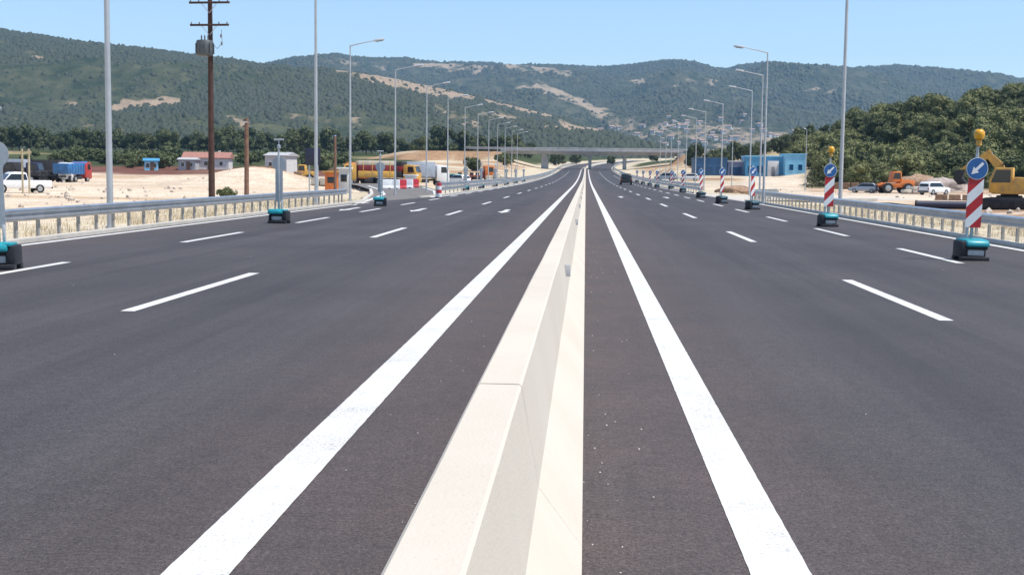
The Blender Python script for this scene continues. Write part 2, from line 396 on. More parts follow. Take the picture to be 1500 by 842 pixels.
SAND = Vector((.65, .52, .405)); DIRT = Vector((.34, .215, .14)); STRAW = Vector((.57, .48, .355)); REDF = Vector((.17, .075, .055))
GRASS = Vector((.42, .33, .17)); SCRUB = Vector((.06, .075, .032)); EMBC = Vector((.38, .235, .14)); GRAV = Vector((.52, .46, .385))
def gcol(x, y, z):
    n1 = fbm(x * .05, y * .05, 9, 3)
    d = abs(x - xc(y) + .95)
    c = SAND.copy()
    if x < 0:
        c = c.lerp(Vector((.52, .36, .23)), .75 * sstep(-.05, .4, fbm(x * .012, y * .10, 4, 3)))
        c = c.lerp(REDF, sstep(278, 292, y + 22 * n1))
        c = c.lerp(SCRUB, sstep(325, 355, y + 30 * n1))
        c = c.lerp(GRASS, sstep(440, 455, y + 20 * n1) * sstep(-.15, .15, fbm(x * .012, y * .02, 31, 2)))
        c = c.lerp(SCRUB, sstep(505, 520, y))
    else:
        c = c.lerp(GRAV, .5 * sstep(-.1, .4, n1))
        c = c.lerp(DIRT, sstep(-.35, .1, n1) * sstep(15, 18, x) * sstep(ux(1305), ux(1345), x / max(y, 1)) * (1 - sstep(116, 126, y + 10 * n1)))
        hl = sstep(ux(1165), ux(1190), x / max(y, 1))
        c = c.lerp(EMBC, .8 * sstep(185, 205, y + 20 * n1) * hl)
        c = c.lerp(SCRUB, sstep(200, 216, y + 12 * n1) * hl)
        c = c.lerp(GRASS, .7 * sstep(310, 340, y) * (1 - hl))
        c = c.lerp(SCRUB, sstep(500, 530, y))
    if y > 215 and ux(600) * y < x < ux(1095) * y: c = c.lerp(EMBC.lerp(STRAW, sstep(-.25, .35, n1)), sstep(215, 260, y + 15 * n1) * (1 - sstep(505, 530, y)) * sstep(ux(600), ux(625), x / y) * (1 - sstep(ux(1075), ux(1095), x / y)))
    if d < 22: c = c.lerp(STRAW, (1 - sstep(17, 22, d + 2 * n1)))
    if d < 14.5 and y < 400: c = c.lerp(GRAV, .7 * (1 - sstep(13.4, 14.5, d + n1)))
    if 440 < y < 530 and emb(x, y) > z - .6: c = EMBC.lerp(STRAW, sstep(-.2, .4, n1))
    return c

def grid_lines(segs):
    out = []
    for a, b, st in segs:
        k = max(1, round((b - a) / st)); out += [a + (b - a) * i / k for i in range(k)]
    return out + [segs[-1][1]]
def make_ground():
    xs = grid_lines([(-4500, -600, 300), (-600, -200, 20), (-200, -60, 4), (-60, 60, 1.5), (60, 220, 4), (220, 600, 20), (600, 4500, 300)])
    ys = grid_lines([(-300, 0, 25), (0, 120, 2), (120, 620, 4), (620, 1000, 20), (1000, 6200, 200)])
    vs = []; cs = []
    for y in ys:
        for x in xs:
            z = gz(x, y); vs.append((x, y, z)); cs.append(gcol(x, y, z))
    nx = len(xs); fs = []
    for j in range(len(ys) - 1):
        for i in range(nx - 1): k = j * nx + i; fs.append((k, k+1, k+nx+1, k+nx))
    me = bpy.data.meshes.new('ground'); me.from_pydata(vs, [], fs); me.materials.append(M_ground)
    a = me.color_attributes.new('Col', 'FLOAT_COLOR', 'POINT')
    a.data.foreach_set('color', [t for c in cs for t in (*c, 1)])
    me.polygons.foreach_set('use_smooth', [True] * len(fs))
    o = bpy.data.objects.new('ground', me); COL.objects.link(o); tag(o, kind='structure'); return o
make_ground()

# ------------------------------------------------------------------ mountains
SKA = [(-700, 52), (-300, 30), (-100, 36), (0, 45), (80, 57), (150, 65), (250, 80), (320, 89), (380, 97), (450, 104), (520, 108), (600, 122), (700, 146), (800, 170), (860, 188), (930, 207), (990, 226), (1040, 246)]
SKB = [(-700, 70), (200, 96), (330, 101), (380, 98), (430, 87), (490, 82), (515, 86), (545, 89), (600, 87), (640, 91), (700, 93), (800, 97), (880, 100), (918, 98), (950, 93), (985, 90), (1012, 93), (1040, 101), (1060, 101), (1088, 94), (1115, 92), (1160, 97), (1240, 100), (1300, 98), (1350, 100), (1400, 106), (1500, 118), (1650, 126), (1900, 120), (2300, 112)]
BA = [(172, 157, 210, 149, 6, 1.25), (200, 150, 256, 148, 8, 1.3), (500, 102, 560, 112, 10, .55), (540, 112, 610, 128, 12, .75), (580, 122, 660, 137, 12, .85), (620, 122, 665, 132, 10, .6), (650, 136, 690, 143, 6, .75),
      (690, 134, 760, 150, 9, .65), (715, 146, 800, 168, 8, .75), (40, 80, 60, 87, 5, .45), (100, 152, 110, 153, 4, .5), (15, 172, 25, 178, 5, .5), (120, 182, 180, 192, 8, .38), (330, 168, 360, 182, 8, .5),
      (800, 187, 880, 191, 5, .8), (700, 168, 750, 176, 8, .5), (820, 178, 850, 190, 6, .5), (420, 170, 520, 185, 12, .3), (480, 150, 520, 170, 9, .3), (640, 160, 700, 185, 12, .4)]
BB = [(480, 88, 560, 100, 8, .4), (610, 96, 720, 100, 6, .6), (660, 104, 700, 108, 5, .5), (740, 97, 830, 108, 8, .55), (790, 126, 850, 150, 9, .75), (855, 152, 885, 168, 6, .8), (750, 126, 790, 130, 5, .6),
      (930, 120, 1045, 122, 7, .36), (1010, 116, 1045, 122, 8, .4), (870, 160, 940, 200, 14, .4), (960, 185, 1020, 200, 10, .6), (1020, 180, 1150, 215, 18, .42), (920, 185, 1130, 220, 22, .38), (1180, 130, 1220, 135, 5, .5), (1080, 200, 1160, 200, 8, .5)]
def seg_d(px, py, s):
    x0, y0, x1, y1, r, a = s; dx, dy = x1 - x0, y1 - y0; L = dx * dx + dy * dy or 1e-9
    t = max(0, min(1, ((px - x0) * dx + (py - y0) * dy) / L))
    return math.hypot(px - x0 - t * dx, (py - y0 - t * dy) * 1.6) / r
def make_hill(name, sky, D0, D1, D2, foot, bares, m, seed, xr, amp, ncol=620, nrow=90):
    vs = []; bs = []; ridge = []
    for i in range(ncol + 1):
        px = xr[0] + (xr[1] - xr[0]) * i / ncol
        ridge.append((ux(px), at(px, lerp_tab(sky, px), D1).z))
    H_ = {}
    for j in range(nrow + 1):
        t = j / nrow; D = D0 + (D2 - D0) * t
        for i, (u, zt) in enumerate(ridge):
            x = u * D
            k = (D - D0) / (D1 - D0)
            n_ = fbm(x * .0016 + seed, D * .0022, seed, 6); n2 = noise.noise(Vector((x * .0035 + seed, D * .0009, 5)))
            if k <= 1:
                s = .55 * k + .45 * k * k * (3 - 2 * k)
                z = foot + (zt - foot) * s
                z += (n_ * amp + n2 * amp * .35) * math.sin(math.pi * min(1, k)) ** .8 * min(1, max(0, zt - foot) / 100)
                z += fbm(x * .02, D * .02, seed, 2) * 3 * min(1, k * 3)
                z = min(z, 1.75 + (zt - 1.75) * D / D1 - (1 - k) * 2 + 4) if k > .5 else z
            else:
                z = foot + (zt - foot) * (1 - .5 * sstep(1, (D2 - D0) / (D1 - D0), k)) + fbm(x * .02, D * .02, seed, 2) * 3
            vs.append((x, D, z))
            q = proj((x, D, z)); b = 0
            for sg in bares:
                dd = seg_d(q[0], q[1], sg)
                if dd < 1.6: b = max(b, sg[5] * (1 - sstep(.6, 1.6, dd)))
            bs.append(min(1.3, b * 1.25))
    n = ncol + 1; fs = [(j*n+i, j*n+i+1, (j+1)*n+i+1, (j+1)*n+i) for j in range(nrow) for i in range(ncol)]
    me = bpy.data.meshes.new(name); me.from_pydata(vs, [], fs); me.materials.append(m)
    a = me.color_attributes.new('Bare', 'FLOAT_COLOR', 'POINT'); a.data.foreach_set('color', [t for b in bs for t in (b, b, b, 1)])
    me.polygons.foreach_set('use_smooth', [True] * len(fs))
    o = bpy.data.objects.new(name, me); COL.objects.link(o); tag(o, kind='structure')
    return vs, n, bs
VA, NA, BSA = make_hill('hills', SKA, 1050, 2600, 3100, 12, BA, M_hillA, 2.0, (-700, 1040), 45)
VB, NB, BSB = make_hill('mountains', SKB, 2200, 5000, 5600, 22, BB, M_hillB, 11.0, (-700, 2300), 80, 800, 100)

import numpy as np
def scrub(name, V, n, B, count, rmin, rmax, px_range, xr, m, seed, label):
    r_ = np.random.default_rng(seed); P = np.array(V).reshape(-1, n, 3); Bm = np.array(B).reshape(-1, n); nr = P.shape[0]
    D = P[:, 0, 1]; pr = D[:-1] / D[:-1].sum(); N = count * 2
    j = r_.choice(nr - 1, N, p=pr) + r_.random(N)
    i = ((px_range[0] + (px_range[1] - px_range[0]) * r_.random(N)) - xr[0]) / (xr[1] - xr[0]) * (n - 1)
    j0 = j.astype(int); i0 = np.clip(i.astype(int), 0, n - 2); fj = (j - j0)[:, None]; fi = (i - i0)[:, None]
    Q = (P[j0, i0] * (1-fj) * (1-fi) + P[j0, i0+1] * (1-fj) * fi + P[j0+1, i0] * fj * (1-fi) + P[j0+1, i0+1] * fj * fi)
    bare = Bm[j0, i0]
    ph = r_.random(8) * 6.28
    dens = .46 + .30 * np.sin(Q[:, 0] * .012 + 2 * np.sin(Q[:, 1] * .004 + ph[0])) + .30 * np.sin(Q[:, 1] * .009 + 2 * np.sin(Q[:, 0] * .007 + ph[1])) + .15 * np.sin(Q[:, 0] * .05 + ph[2]) * np.sin(Q[:, 1] * .03 + ph[3])
    keep = r_.random(N) < np.clip(dens, .06, 1) * (1 - np.clip(bare * 1.5, 0, .96)); Q = Q[keep][:count]; K = len(Q)
    base = np.array([(1, 0, 0), (0, 1, 0), (-1, 0, 0), (0, -1, 0), (.1, 0, 1), (.55, .55, .62), (-.55, .55, .7), (-.55, -.55, .6), (.55, -.55, .68)], float)
    tri = np.array([(0, 1, 5), (1, 2, 6), (2, 3, 7), (3, 0, 8), (0, 5, 4), (5, 1, 4), (1, 6, 4), (6, 2, 4), (2, 7, 4), (7, 3, 4), (3, 8, 4), (8, 0, 4)])
    rad = rmin + (rmax - rmin) * r_.random(K) ** 2; hgt = rad * (.8 + .7 * r_.random(K)); a = r_.random(K) * 6.28
    jit = 1 + .28 * (r_.random((K, 9, 3)) - .5) * 2
    L = base[None] * jit; ca, sa = np.cos(a)[:, None], np.sin(a)[:, None]
    X = (L[..., 0] * ca - L[..., 1] * sa) * rad[:, None]; Y = (L[..., 0] * sa + L[..., 1] * ca) * rad[:, None]; Z = L[..., 2] * hgt[:, None] - .35 * rad[:, None]
    co = np.stack([X + Q[:, :1], Y + Q[:, 1:2], Z + Q[:, 2:3]], -1).reshape(-1, 3)
    F_ = (tri[None] + (np.arange(K) * 9)[:, None, None]).reshape(-1, 3)
    me = bpy.data.meshes.new(name); me.vertices.add(len(co)); me.vertices.foreach_set('co', co.ravel())
    me.loops.add(F_.size); me.loops.foreach_set('vertex_index', F_.ravel()); me.polygons.add(len(F_)); me.polygons.foreach_set('loop_start', np.arange(len(F_)) * 3)
    me.update(calc_edges=True); me.materials.append(m); me.polygons.foreach_set('use_smooth', [True] * len(F_))
    o = bpy.data.objects.new(name, me); COL.objects.link(o); tag(o, label, 'scrub', kind='stuff')
M_scrub = leaf_material('hillside_scrub', (.010, .020, .012), (.044, .053, .029))
M_scrub.node_tree.nodes['Noise Texture'].inputs['Scale'].default_value = .02
scrub('mountain_scrub', VA, NA, BSA, 80000, 2.0, 5.6, (-160, 1040), (-700, 1040), M_scrub, 3, 'dark green scrub and small trees covering the near mountain on the left')
scrub('mountain_scrub', VB, NB, BSB, 110000, 3.0, 8.2, (-160, 1700), (-700, 2300), M_scrub, 4, 'dark green scrub covering the far bluish mountain')

# ------------------------------------------------------------------ road
def strip(mb, path, m, dz):
    """path: list of (xl, xr, y) in road coordinates"""
    vs = []; fs = []
    for xl, xr, y in path: vs += [RP(xl, y, dz), RP(xr, y, dz)]
    for i in range(len(path) - 1): fs.append([2*i, 2*i+1, 2*i+3, 2*i+2])
    mb.add(vs, fs, m)
YS = [-30, 0] + [5 * i for i in range(1, 30)] + [150 + 10 * i for i in range(0, 70)]
def ledge(y): return lerp_tab([(-30, -13.0), (25, -12.9), (70, -12.3), (88, -10.5), (100, -10.4), (160, -10.0), (400, -9.6), (1000, -9.6)], y)
def redge(y): return lerp_tab([(-30, 10.95), (85, 10.95), (120, 10.05), (400, 9.9), (1000, 9.9)], y)
mb = MB(); strip(mb, [(ledge(y), redge(y), y) for y in YS], M_asphalt, 0)
road = mb.build('road', smooth=0); tag(road, kind='structure')
def poly_sheet(name, pts, m, dz, kind='structure', parent=None):
    mb = MB(); mb.add([Vector((x, y, zr(y) + dz)) for x, y in pts], [list(range(len(pts)))], m); o = mb.build(name, parent, smooth=0)
    if kind: tag(o, kind=kind)
    return o
poly_sheet('side_road', [(-12.5, 58), (-10.3, 84), (-11.4, 100), (-14, 120), (-19, 150), (-24, 175), (-34, 178), (-27, 150), (-20, 118), (-16.2, 96), (-13.6, 76)], mat('dusty_asphalt', (.15, .135, .122), .9, 0, .18, .8, .3, 20), -.02)
poly_sheet('side_road', [(10.85, 88), (13.0, 91), (19, 97), (27, 104), (27, 113), (18, 113), (13, 114), (10.0, 120)], mat('gravel_track', (.50, .45, .38), .95, 0, .15, 1.5, .5, 12), -.02)

XL0, XR0 = -1.66, .89
XL1, XL2, XR1, XR2 = -5.58, -9.55, 4.46, 7.73
def line_obj(x, w, ya, yb, name, dz=.004):
    mb = MB(); ys = [ya] + [y for y in YS if ya < y < yb] + [yb]
    if ya < 22 and yb > 2: ys = sorted(set(ys + [max(ya, 2.5) + .1 * k for k in range(200) if max(ya, 2.5) + .1 * k < min(22, yb)]))
    fx = x if callable(x) else (lambda y: x)
    rag = lambda y, q: .0035 * noise.noise(Vector((x if not callable(x) else 0, y * 9, q))) if y < 24 else 0
    strip(mb, [(fx(y) - w/2 + rag(y, 1), fx(y) + w/2 + rag(y, 8), y) for y in ys], M_paint, dz)
    return mb.build(name, road, smooth=0)
line_obj(XL0, .29, -20, 840, 'median_line'); line_obj(XR0, .27, -20, 840, 'median_line')
line_obj(lambda y: ledge(y) + .32, .22, -20, 70, 'edge_line')
line_obj(lambda y: ledge(y) + .32, .26, 87, 800, 'edge_line')
line_obj(lambda y: redge(y) - .26, .22, -20, 800, 'edge_line')
def dashes(x, y0, L, per, n, w=.18):
    for k in range(n):
        ya = y0 + per * k
        if ya + L < 2: continue
        line_obj(x, w, ya, ya + L * (1 if ya < 200 else 1.1), 'lane_dash')
def gy(px, py): 
    d = ray(px, py); return CAM_H / -d.z * d.y
dashes(XL1, gy(190, 456) - 18, 6, 18, 24)
dashes(XL2, gy(267, 355) - 12 * 2, 5.2, 12, 30)
dashes(XR1, gy(1398, 470) - 18, 6.0, 18, 24)
dashes(XR2, gy(1420, 386) - 11.4, 5.2, 11.4, 30)
def arrow(x, y, flip):
    s = -1 if flip else 1; L = 5.0
    pts = [(-.12, 0), (.12, 0), (.12, 3.2), (.30, 3.2), (0, 5.0), (-.30, 3.2), (-.12, 3.2)]
    P = [RP(x + s * a, y + (L if flip else 0) + s * b, .004) for a, b in pts]
    mb = MB(); mb.add([P[0], P[1], P[2], P[6]], [[0, 1, 2, 3]], M_paint); mb.add([P[5], P[3], P[4]], [[0, 1, 2]], M_paint)
    mb.build('lane_arrow', road, smooth=0)
for x in ((XL0 + XL1) / 2, (XL1 + XL2) / 2, (XL2 - 11.9) / 2): arrow(x, 55, True)
for x in ((XR0 + XR1) / 2, (XR1 + XR2) / 2): arrow(x, 94, False)
# exit line curving into the side road and pale kerb beside it
mb = MB(); pts = [(-11.95, 64), (-12.9, 74), (-15.1, 94), (-18.9, 116), (-25.6, 148)]
vs = [];
for x, y in pts: vs += [(x, y, zr(y) + .004), (x + .3, y, zr(y) + .004)]
mb.add(vs, [[2*i, 2*i+1, 2*i+3, 2*i+2] for i in range(len(pts)-1)], M_paint); mb.build('edge_line', road, smooth=0)
mb = MB(); pts = [(-10.25, 86), (-11.3, 97), (-13.4, 114), (-17.8, 140)]; vs = []
for x, y in pts: vs += [(x - .3, y, zr(y) + .004), (x, y, zr(y) + .004)]
mb.add(vs, [[2*i, 2*i+1, 2*i+3, 2*i+2] for i in range(len(pts)-1)], M_paint); mb.build('edge_line', road, smooth=0)
M_kerb = mat('kerb_concrete', (.50, .46, .40), .85, 0, .12, 2, .3, 20)
def kerb(pts, w, h, name='kerb'):
    mb = MB(); vs = []
    for x, y in pts:
        b = zr(y) - .12
        vs += [(x, y, b), (x, y, zr(y) + h - .03), (x + .03, y, zr(y) + h), (x + w, y, zr(y) + h), (x + w, y, b)]
    fs = []
    for i in range(len(pts) - 1):
        for k in range(4): fs.append([5*i+k, 5*i+k+1, 5*i+5+k+1, 5*i+5+k])
    fs += [[0, 1, 2, 3, 4], [len(vs)-5+k for k in range(5)]]
    mb.add(vs, fs, M_kerb); o = mb.build(name, smooth=30); tag(o, kind='structure')
kerb([(ledge(y) - .28, y) for y in (-20, 0, 20, 40, 60, 70)] + [(-13.1, 74), (-16.0, 94), (-20, 117)], .26, .10)
kerb([(redge(y) + .02, y) for y in (-20, 0, 20, 40, 60, 80, 88)] + [(13.2, 92), (17, 95.5), (22, 98.5)], .26, .10)
kerb([(ledge(y) - .28, y) for y in (84, 90, 100, 130, 160, 200, 260, 320, 400)], .26, .10)
kerb([(redge(y) + .02, y) for y in (122, 160, 200, 260, 320, 400)], .26, .10)

# ------------------------------------------------------------------ median barrier
BX0, BX1 = -.735, .012
PROF = [(BX1, -.05), (BX1, .06), (-.190, .33), (-.272, .79), (-.284, .80), (-.462, .80), (-.474, .79), (-.55, .33), (BX0, .06), (BX0, -.05)]
def barrier():
    mb = MB(); ys = []; y = -6.0
    while y < 100: ys.append(y); y += 1.0
    while y < 840: ys.append(y); y += 8.0
    n = len(PROF); vs = []
    for y in ys:
        wob = .004 * noise.noise(Vector((0, y * .4, 0))); wz = .005 * noise.noise(Vector((3, y * .3, 0)))
        for x, z in PROF: vs.append(RP(x + (wob if z > .1 else 0), y, z + (wz if z > .2 else 0)))
    fs = [[j*n+i, j*n+i+1, (j+1)*n+i+1, (j+1)*n+i] for j in range(len(ys)-1) for i in range(n-1)]
    fs += [list(range(n)), [len(vs)-n+i for i in range(n)]]
    mb.add(vs, fs, M_barrier); o = mb.build('concrete_barrier', smooth=14)
    tag(o, 'long cream concrete barrier down the middle of the motorway between two solid white lines', 'barrier')
    k = 0
    y = 15.6
    while y < 140:
        m2 = MB(); m2.box((-.262, 0, .56), (.018, .11, .15), M_lgrey, ry=-.15, bev=.004); m2.box((-.248, 0, .57), (.012, .085, .10), mat('reflector_lens', (.55, .56, .60), .25, 0, .1, 20), ry=-.15, bev=.003)
        m2.box((-.215, -.055, .56), (.10, .012, .145), M_lgrey, bev=.003)
        m2.build('reflector', o, RP(0, y)); y += 15.6
    m3 = MB()                                                  # joint sealant lines between cast bays
    return o
bar = barrier()
M_seal = mat('joint_sealant', (.44, .39, .33), .8, 0, .3, 8)
y = 5.66
while y < 65:
    pr = [(x + (.003 if x > -.37 else -.003), z + (.003 if abs(z - .8) < .02 else 0)) for x, z in PROF[1:9]]
    vs = [RP(px_, y + dy + .012 * noise.noise(Vector((px_ * 9, y, k_))), z_) for dy, k_ in ((0, 0), (.0045, 4)) for px_, z_ in pr]
    n = len(pr); mb = MB(); mb.add(vs, [[i, i+1, n+i+1, n+i] for i in range(n-1)], M_seal); mb.build('joint', bar, smooth=0); y += 5.85

# ------------------------------------------------------------------ guard rails
def guard_rail(label, path, top, sgn, step, posts_to, far=False):
    """path: function y -> (x, z); y range"""
    fx, ya, yb = path
    o = thing('guard_rail', label, 'guard rail', (fx(ya), ya, zr(ya)), group='steel guard rails along the motorway')
    base = Vector(o.location)
    zc = top - .155
    wprof = [(0, .155), (.03, .145), (.08, .115), (.08, .075), (.02, .03), (.02, -.03), (.08, -.075), (.08, -.115), (.03, -.145), (0, -.155)]
    ys = []; y = ya
    while y < yb: ys.append(y); y += 2.0 if y < 130 else 8.0
    ys.append(yb)
    mb = MB(); n = len(wprof); loop = [(a, z) for a, z in wprof] + [(a - .008, z) for a, z in wprof[::-1]]
    N = len(loop); vs = []
    for y in ys:
        for a, z in loop: vs.append(Vector((fx(y) + sgn * a + xc(y), y, zr(y) + zc + z)) - base)
    fs = [[j*N+i, j*N+(i+1) % N, (j+1)*N+(i+1) % N, (j+1)*N+i] for j in range(len(ys)-1) for i in range(N)]
    fs += [list(range(N)), [len(vs)-N+i for i in range(N)]]
    mb.add(vs, fs, M_galv); mb.build('beam', o, smooth=25)
    if far:
        m2 = MB(); m2.add([v - Vector((0, 0, .36)) for v in vs], fs, M_galv); m2.build('beam', o, smooth=25)
    pm = MB(); h = top - .05
    pm.box((-.002, 0, h/2 - .15), (.012, .10, h + .3), M_post); pm.box((-.035, .044, h/2 - .15), (.055, .010, h + .3), M_post); pm.box((-.035, -.044, h/2 - .15), (.055, .010, h + .3), M_post)
    first = None; y = ya + .4; k = 0
    while y < posts_to and k < 95:
        loc = Vector((fx(y) + xc(y) - sgn * .04, y, zr(y))) - base
        if first is None: first = pm.build('post', o, loc, smooth=0)
        else:
            c = first.copy(); COL.objects.link(c); c.location = loc
        if sgn < 0: (first if k == 0 else c).rotation_euler.z = math.pi
        y += step; k += 1
    return o
guard_rail('steel W-beam guard rail on posts along the left edge, ending before the side road', (lambda y: lerp_tab([(0, -13.45), (30, -13.4), (67, -13.05), (70, -13.2)], y), 18, 69.5), .76, 1, 1.22, 69)
guard_rail('steel W-beam guard rail on posts along the right edge, in front of the excavator', (lambda y: lerp_tab([(0, 11.35), (80, 11.3), (90, 11.6), (97, 14.5)], y), 22, 97), .76, -1, 1.18, 97)
guard_rail('distant guard rail on the left running from the gore towards the overpass', (lambda y: ledge(y) - .6, 94, 640), .95, 1, 3.0, 380, True)
guard_rail('distant guard rail on the right running past the dark car towards the overpass', (lambda y: redge(y) + .6, 118, 640), .95, -1, 3.0, 400, True)

# ------------------------------------------------------------------ street lamps
def make_lamp(h, arm, d0=.10, d1=.055, head=True):
    o = bpy.data.objects.new('street_lamp', None); COL.objects.link(o)
    mb = MB(); mb.cyl((0, 0, -.3), (0, 0, .12), d0 * 1.5, d0 * 1.45, M_pole, 12); mb.cyl((0, 0, .12), (0, 0, h), d0, d1, M_pole, 12)
    k = [mb.build('pole', o)]
    mb = MB(); pts = [(0, 0, h - .02), (arm * .25, 0, h + .08), (arm * .9, 0, h + .30)]
    mb.tube(pts, (d1, d1 * .8, d1 * .6), M_pole, 8); k.append(mb.build('arm', o))
    mb = MB(); mb.box((arm * 1.08, 0, h + .34), (.62, .24, .13), M_head, ry=-.14, bev=.04); mb.box((arm * 1.08, 0, h + .268), (.42, .17, .03), M_glass, ry=-.14, bev=.008)
    k.append(mb.build('lamp_head', o)); KIDS[o.name] = k
    return o
lampN = make_lamp(9.2, 1.6, .080, .038); lampT = make_lamp(12.6, 1.9, .095, .06)
GL = 'street lamps along the left side of the motorway'; GR = 'street lamps along the right side of the motorway'
first_used = set()
def place_lamp(proto, x, y, rz, label, group, z=None):
    z = gz(x, y) if z is None else z
    if proto.name not in first_used:
        first_used.add(proto.name); o = proto; o.location = (x, y, z); o.rotation_euler.z = rz; tag(o, label, 'street lamp', group); return o
    o = dup(proto, (x, y, z), rz, label, group); o['category'] = 'street lamp'; return o
place_lamp(lampT, -13.85, 36.4, 0, 'thickest grey lamp post behind the left guard rail, nearest the camera, top out of frame', GL)
place_lamp(lampT, at(463, 250, 66).x, 66, 0, 'tall grey lamp post beside the small dark blue board, top out of frame', GL)
for i, px in enumerate((513, 579, 625, 656, 681, 700, 716, 729, 740, 750, 758)):
    y = 75.7 + 17.9 * i
    place_lamp(lampN, at(px, 200, y).x, y, 0, 'slender grey arm lamp on the left roadside, %s of its line from the camera' % ORD[i], GL)
place_lamp(lampT, at(1234, 200, 60).x, 60, math.pi, 'tall grey lamp post behind the right guard rail, top out of frame', GR)
for i, (px, y) in enumerate(((1121, 78.3), (1115, 96), (1100, 113), (1058, 134.5), (1033, 152), (1020, 169), (1006, 188), (994, 207), (984, 226), (976, 246), (968, 268))):
    place_lamp(lampN, at(px, 200, y).x, y, math.pi, 'slender grey arm lamp on the right roadside, %s of its line from the camera' % ORD[i], GR)
place_lamp(lampN, at(1181, 220, 200).x, 200, math.pi / 2, 'lone lamp post standing at the right end of the light blue building', GR)
place_lamp(lampN, at(1073, 220, 215).x, 215, math.pi / 2, 'lone lamp post standing in front of the left part of the blue building', GR)

# ------------------------------------------------------------------ lane-closure warning signs
def make_sign(front=True, lamp=True):
    o = bpy.data.objects.new('warning_sign', None); COL.objects.link(o); K = []
    mb = MB()
    mb.box((0, -.20, .045), (.62, .13, .09), M_black, bev=.015); mb.box((0, .20, .045), (.62, .13, .09), M_black, bev=.015)
    mb.box((-.235, 0, .24), (.16, .44, .34), M_black, bev=.03); mb.box((.26, .06, .18), (.07, .30, .20), M_black, bev=.015)
    mb.box((.02, -.02, .27), (.52, .40, .06), M_black, bev=.015)
    base = mb.build('base', o); K.append(base)
    m2 = MB(); m2.box((.04, -.02, .17), (.36, .34, .13), M_lgrey, bev=.02); bx = m2.build('battery_box', base)
    m2 = MB(); m2.prism([(-.27, .30), (-.25, .40), (-.17, .45), (.20, .47), (.27, .40), (.27, .30)], -.20, .31, (M_teal if lamp else M_dteal), bev=.04); m2.box((-.19, .04, .42), (.14, .40, .06), (M_teal if lamp else M_dteal), bev=.02)
    m2.cyl((.30, 0, .38), (.355, 0, .38), .06, .05, M_teal, 10); cv = m2.build('cover', base); KIDS[base.name] = [bx, cv]
    mb = MB(); mb.box((0, .03, 1.36), (.06, .05, 1.80), M_signback, bev=.006)
    if lamp: mb.cyl((.0, .03, 2.2), (.0, .03, 2.46), .03, .03, M_signback, 8)
    mb.box((-.10, .03, .60), (.05, .05, .30), M_lgrey, bev=.006); K.append(mb.build('post', o))
    # striped panel: bands cut from one board
    w, z0, z1 = (.17 if front and lamp else .125), .70, 1.74
    mb = MB(); mb.box((0, -.004, (z0 + z1) / 2), (2*w, .014, z1 - z0), M_signback, bev=.003)
    slope = .34; bands = [(z1 - .17, z1 + .5, M_red), (z1 - .44, z1 - .17, M_white), (z1 - .70, z1 - .44, M_red), (z1 - .95, z1 - .70, M_white), (z0 - .6, z1 - .95, M_red)]
    for a, b, m in bands:
        def zl(z, x): return z + slope * x / w * .5
        poly = []
        cs = [(-w, zl(a, -w)), (w, zl(a, w)), (w, zl(b, w)), (-w, zl(b, -w))]
        def clip(P, keep, cut):
            out = []
            for i in range(len(P)):
                p, q = P[i], P[(i+1) % len(P)]
                if keep(p): out.append(p)
                if keep(p) != keep(q): t = (cut - p[1]) / (q[1] - p[1]); out.append((p[0] + t * (q[0]-p[0]), cut))
            return out
        cs = clip(cs, lambda p: p[1] >= z0, z0); cs = clip(cs, lambda p: p[1] <= z1, z1) if cs else cs
        if len(cs) > 2: mb.add([(x, -.014, z) for x, z in cs], [list(range(len(cs)))], m)
    K.append(mb.build('striped_panel', o, smooth=0, seal=False))
    zc = 1.95; r = .235
    mb = MB(); n = 28
    mb.cyl((0, -.022, zc), (0, -.006, zc), r, r, M_signback, n)
    mb.add([(r * math.cos(2*math.pi*i/n), -.025, zc + r * math.sin(2*math.pi*i/n)) for i in range(n)], [list(range(n))], M_white)
    rr = r * .95; mb.add([(rr * math.cos(2*math.pi*i/n), -.028, zc + rr * math.sin(2*math.pi*i/n)) for i in range(n)], [list(range(n))], M_blue)
    disc = mb.build('arrow_disc', o, smooth=0, seal=False); K.append(disc)
    mb = MB(); c, s = math.cos(R(225)), math.sin(R(225))
    def ar(a, b): return (a * c - b * s, -.031, zc + a * s + b * c)
    mb.add([ar(-.17, -.03), ar(.04, -.03), ar(.04, .03), ar(-.17, .03)], [[0, 1, 2, 3]], M_white)
    mb.add([ar(.03, -.085), ar(.175, 0), ar(.03, .085)], [[0, 1, 2]], M_white)
    a_ = mb.build('arrow', disc, smooth=0, seal=False); KIDS[disc.name] = [a_]
    KIDS[o.name] = K
    if not lamp: return o
    mb = MB(); mb.lathe([(.03, 2.42), (.06, 2.44), (.062, 2.54), (.03, 2.56)], M_yellow if front else M_signback, n=12)
    lb = mb.build('beacon_lamp', o); K.append(lb)
    mb = MB()
    if front: mb.lathe([(.04, 2.55), (.09, 2.58), (.115, 2.66), (.105, 2.73), (.06, 2.775), (.01, 2.78)], M_amber, n=16)
    else: mb.cyl((-.16, .0, 2.72), (.16, .0, 2.72), .03, .03, M_signback, 8); mb.cyl((0, 0, 2.5), (0, 0, 2.72), .022, .022, M_signback, 8)
    ln = mb.build('lens', lb); KIDS[lb.name] = [ln]
    KIDS[o.name] = K
    return o
wsigns = [make_sign(True), make_sign(False), make_sign(True, False)]; n_ws = [0, 0, 0]
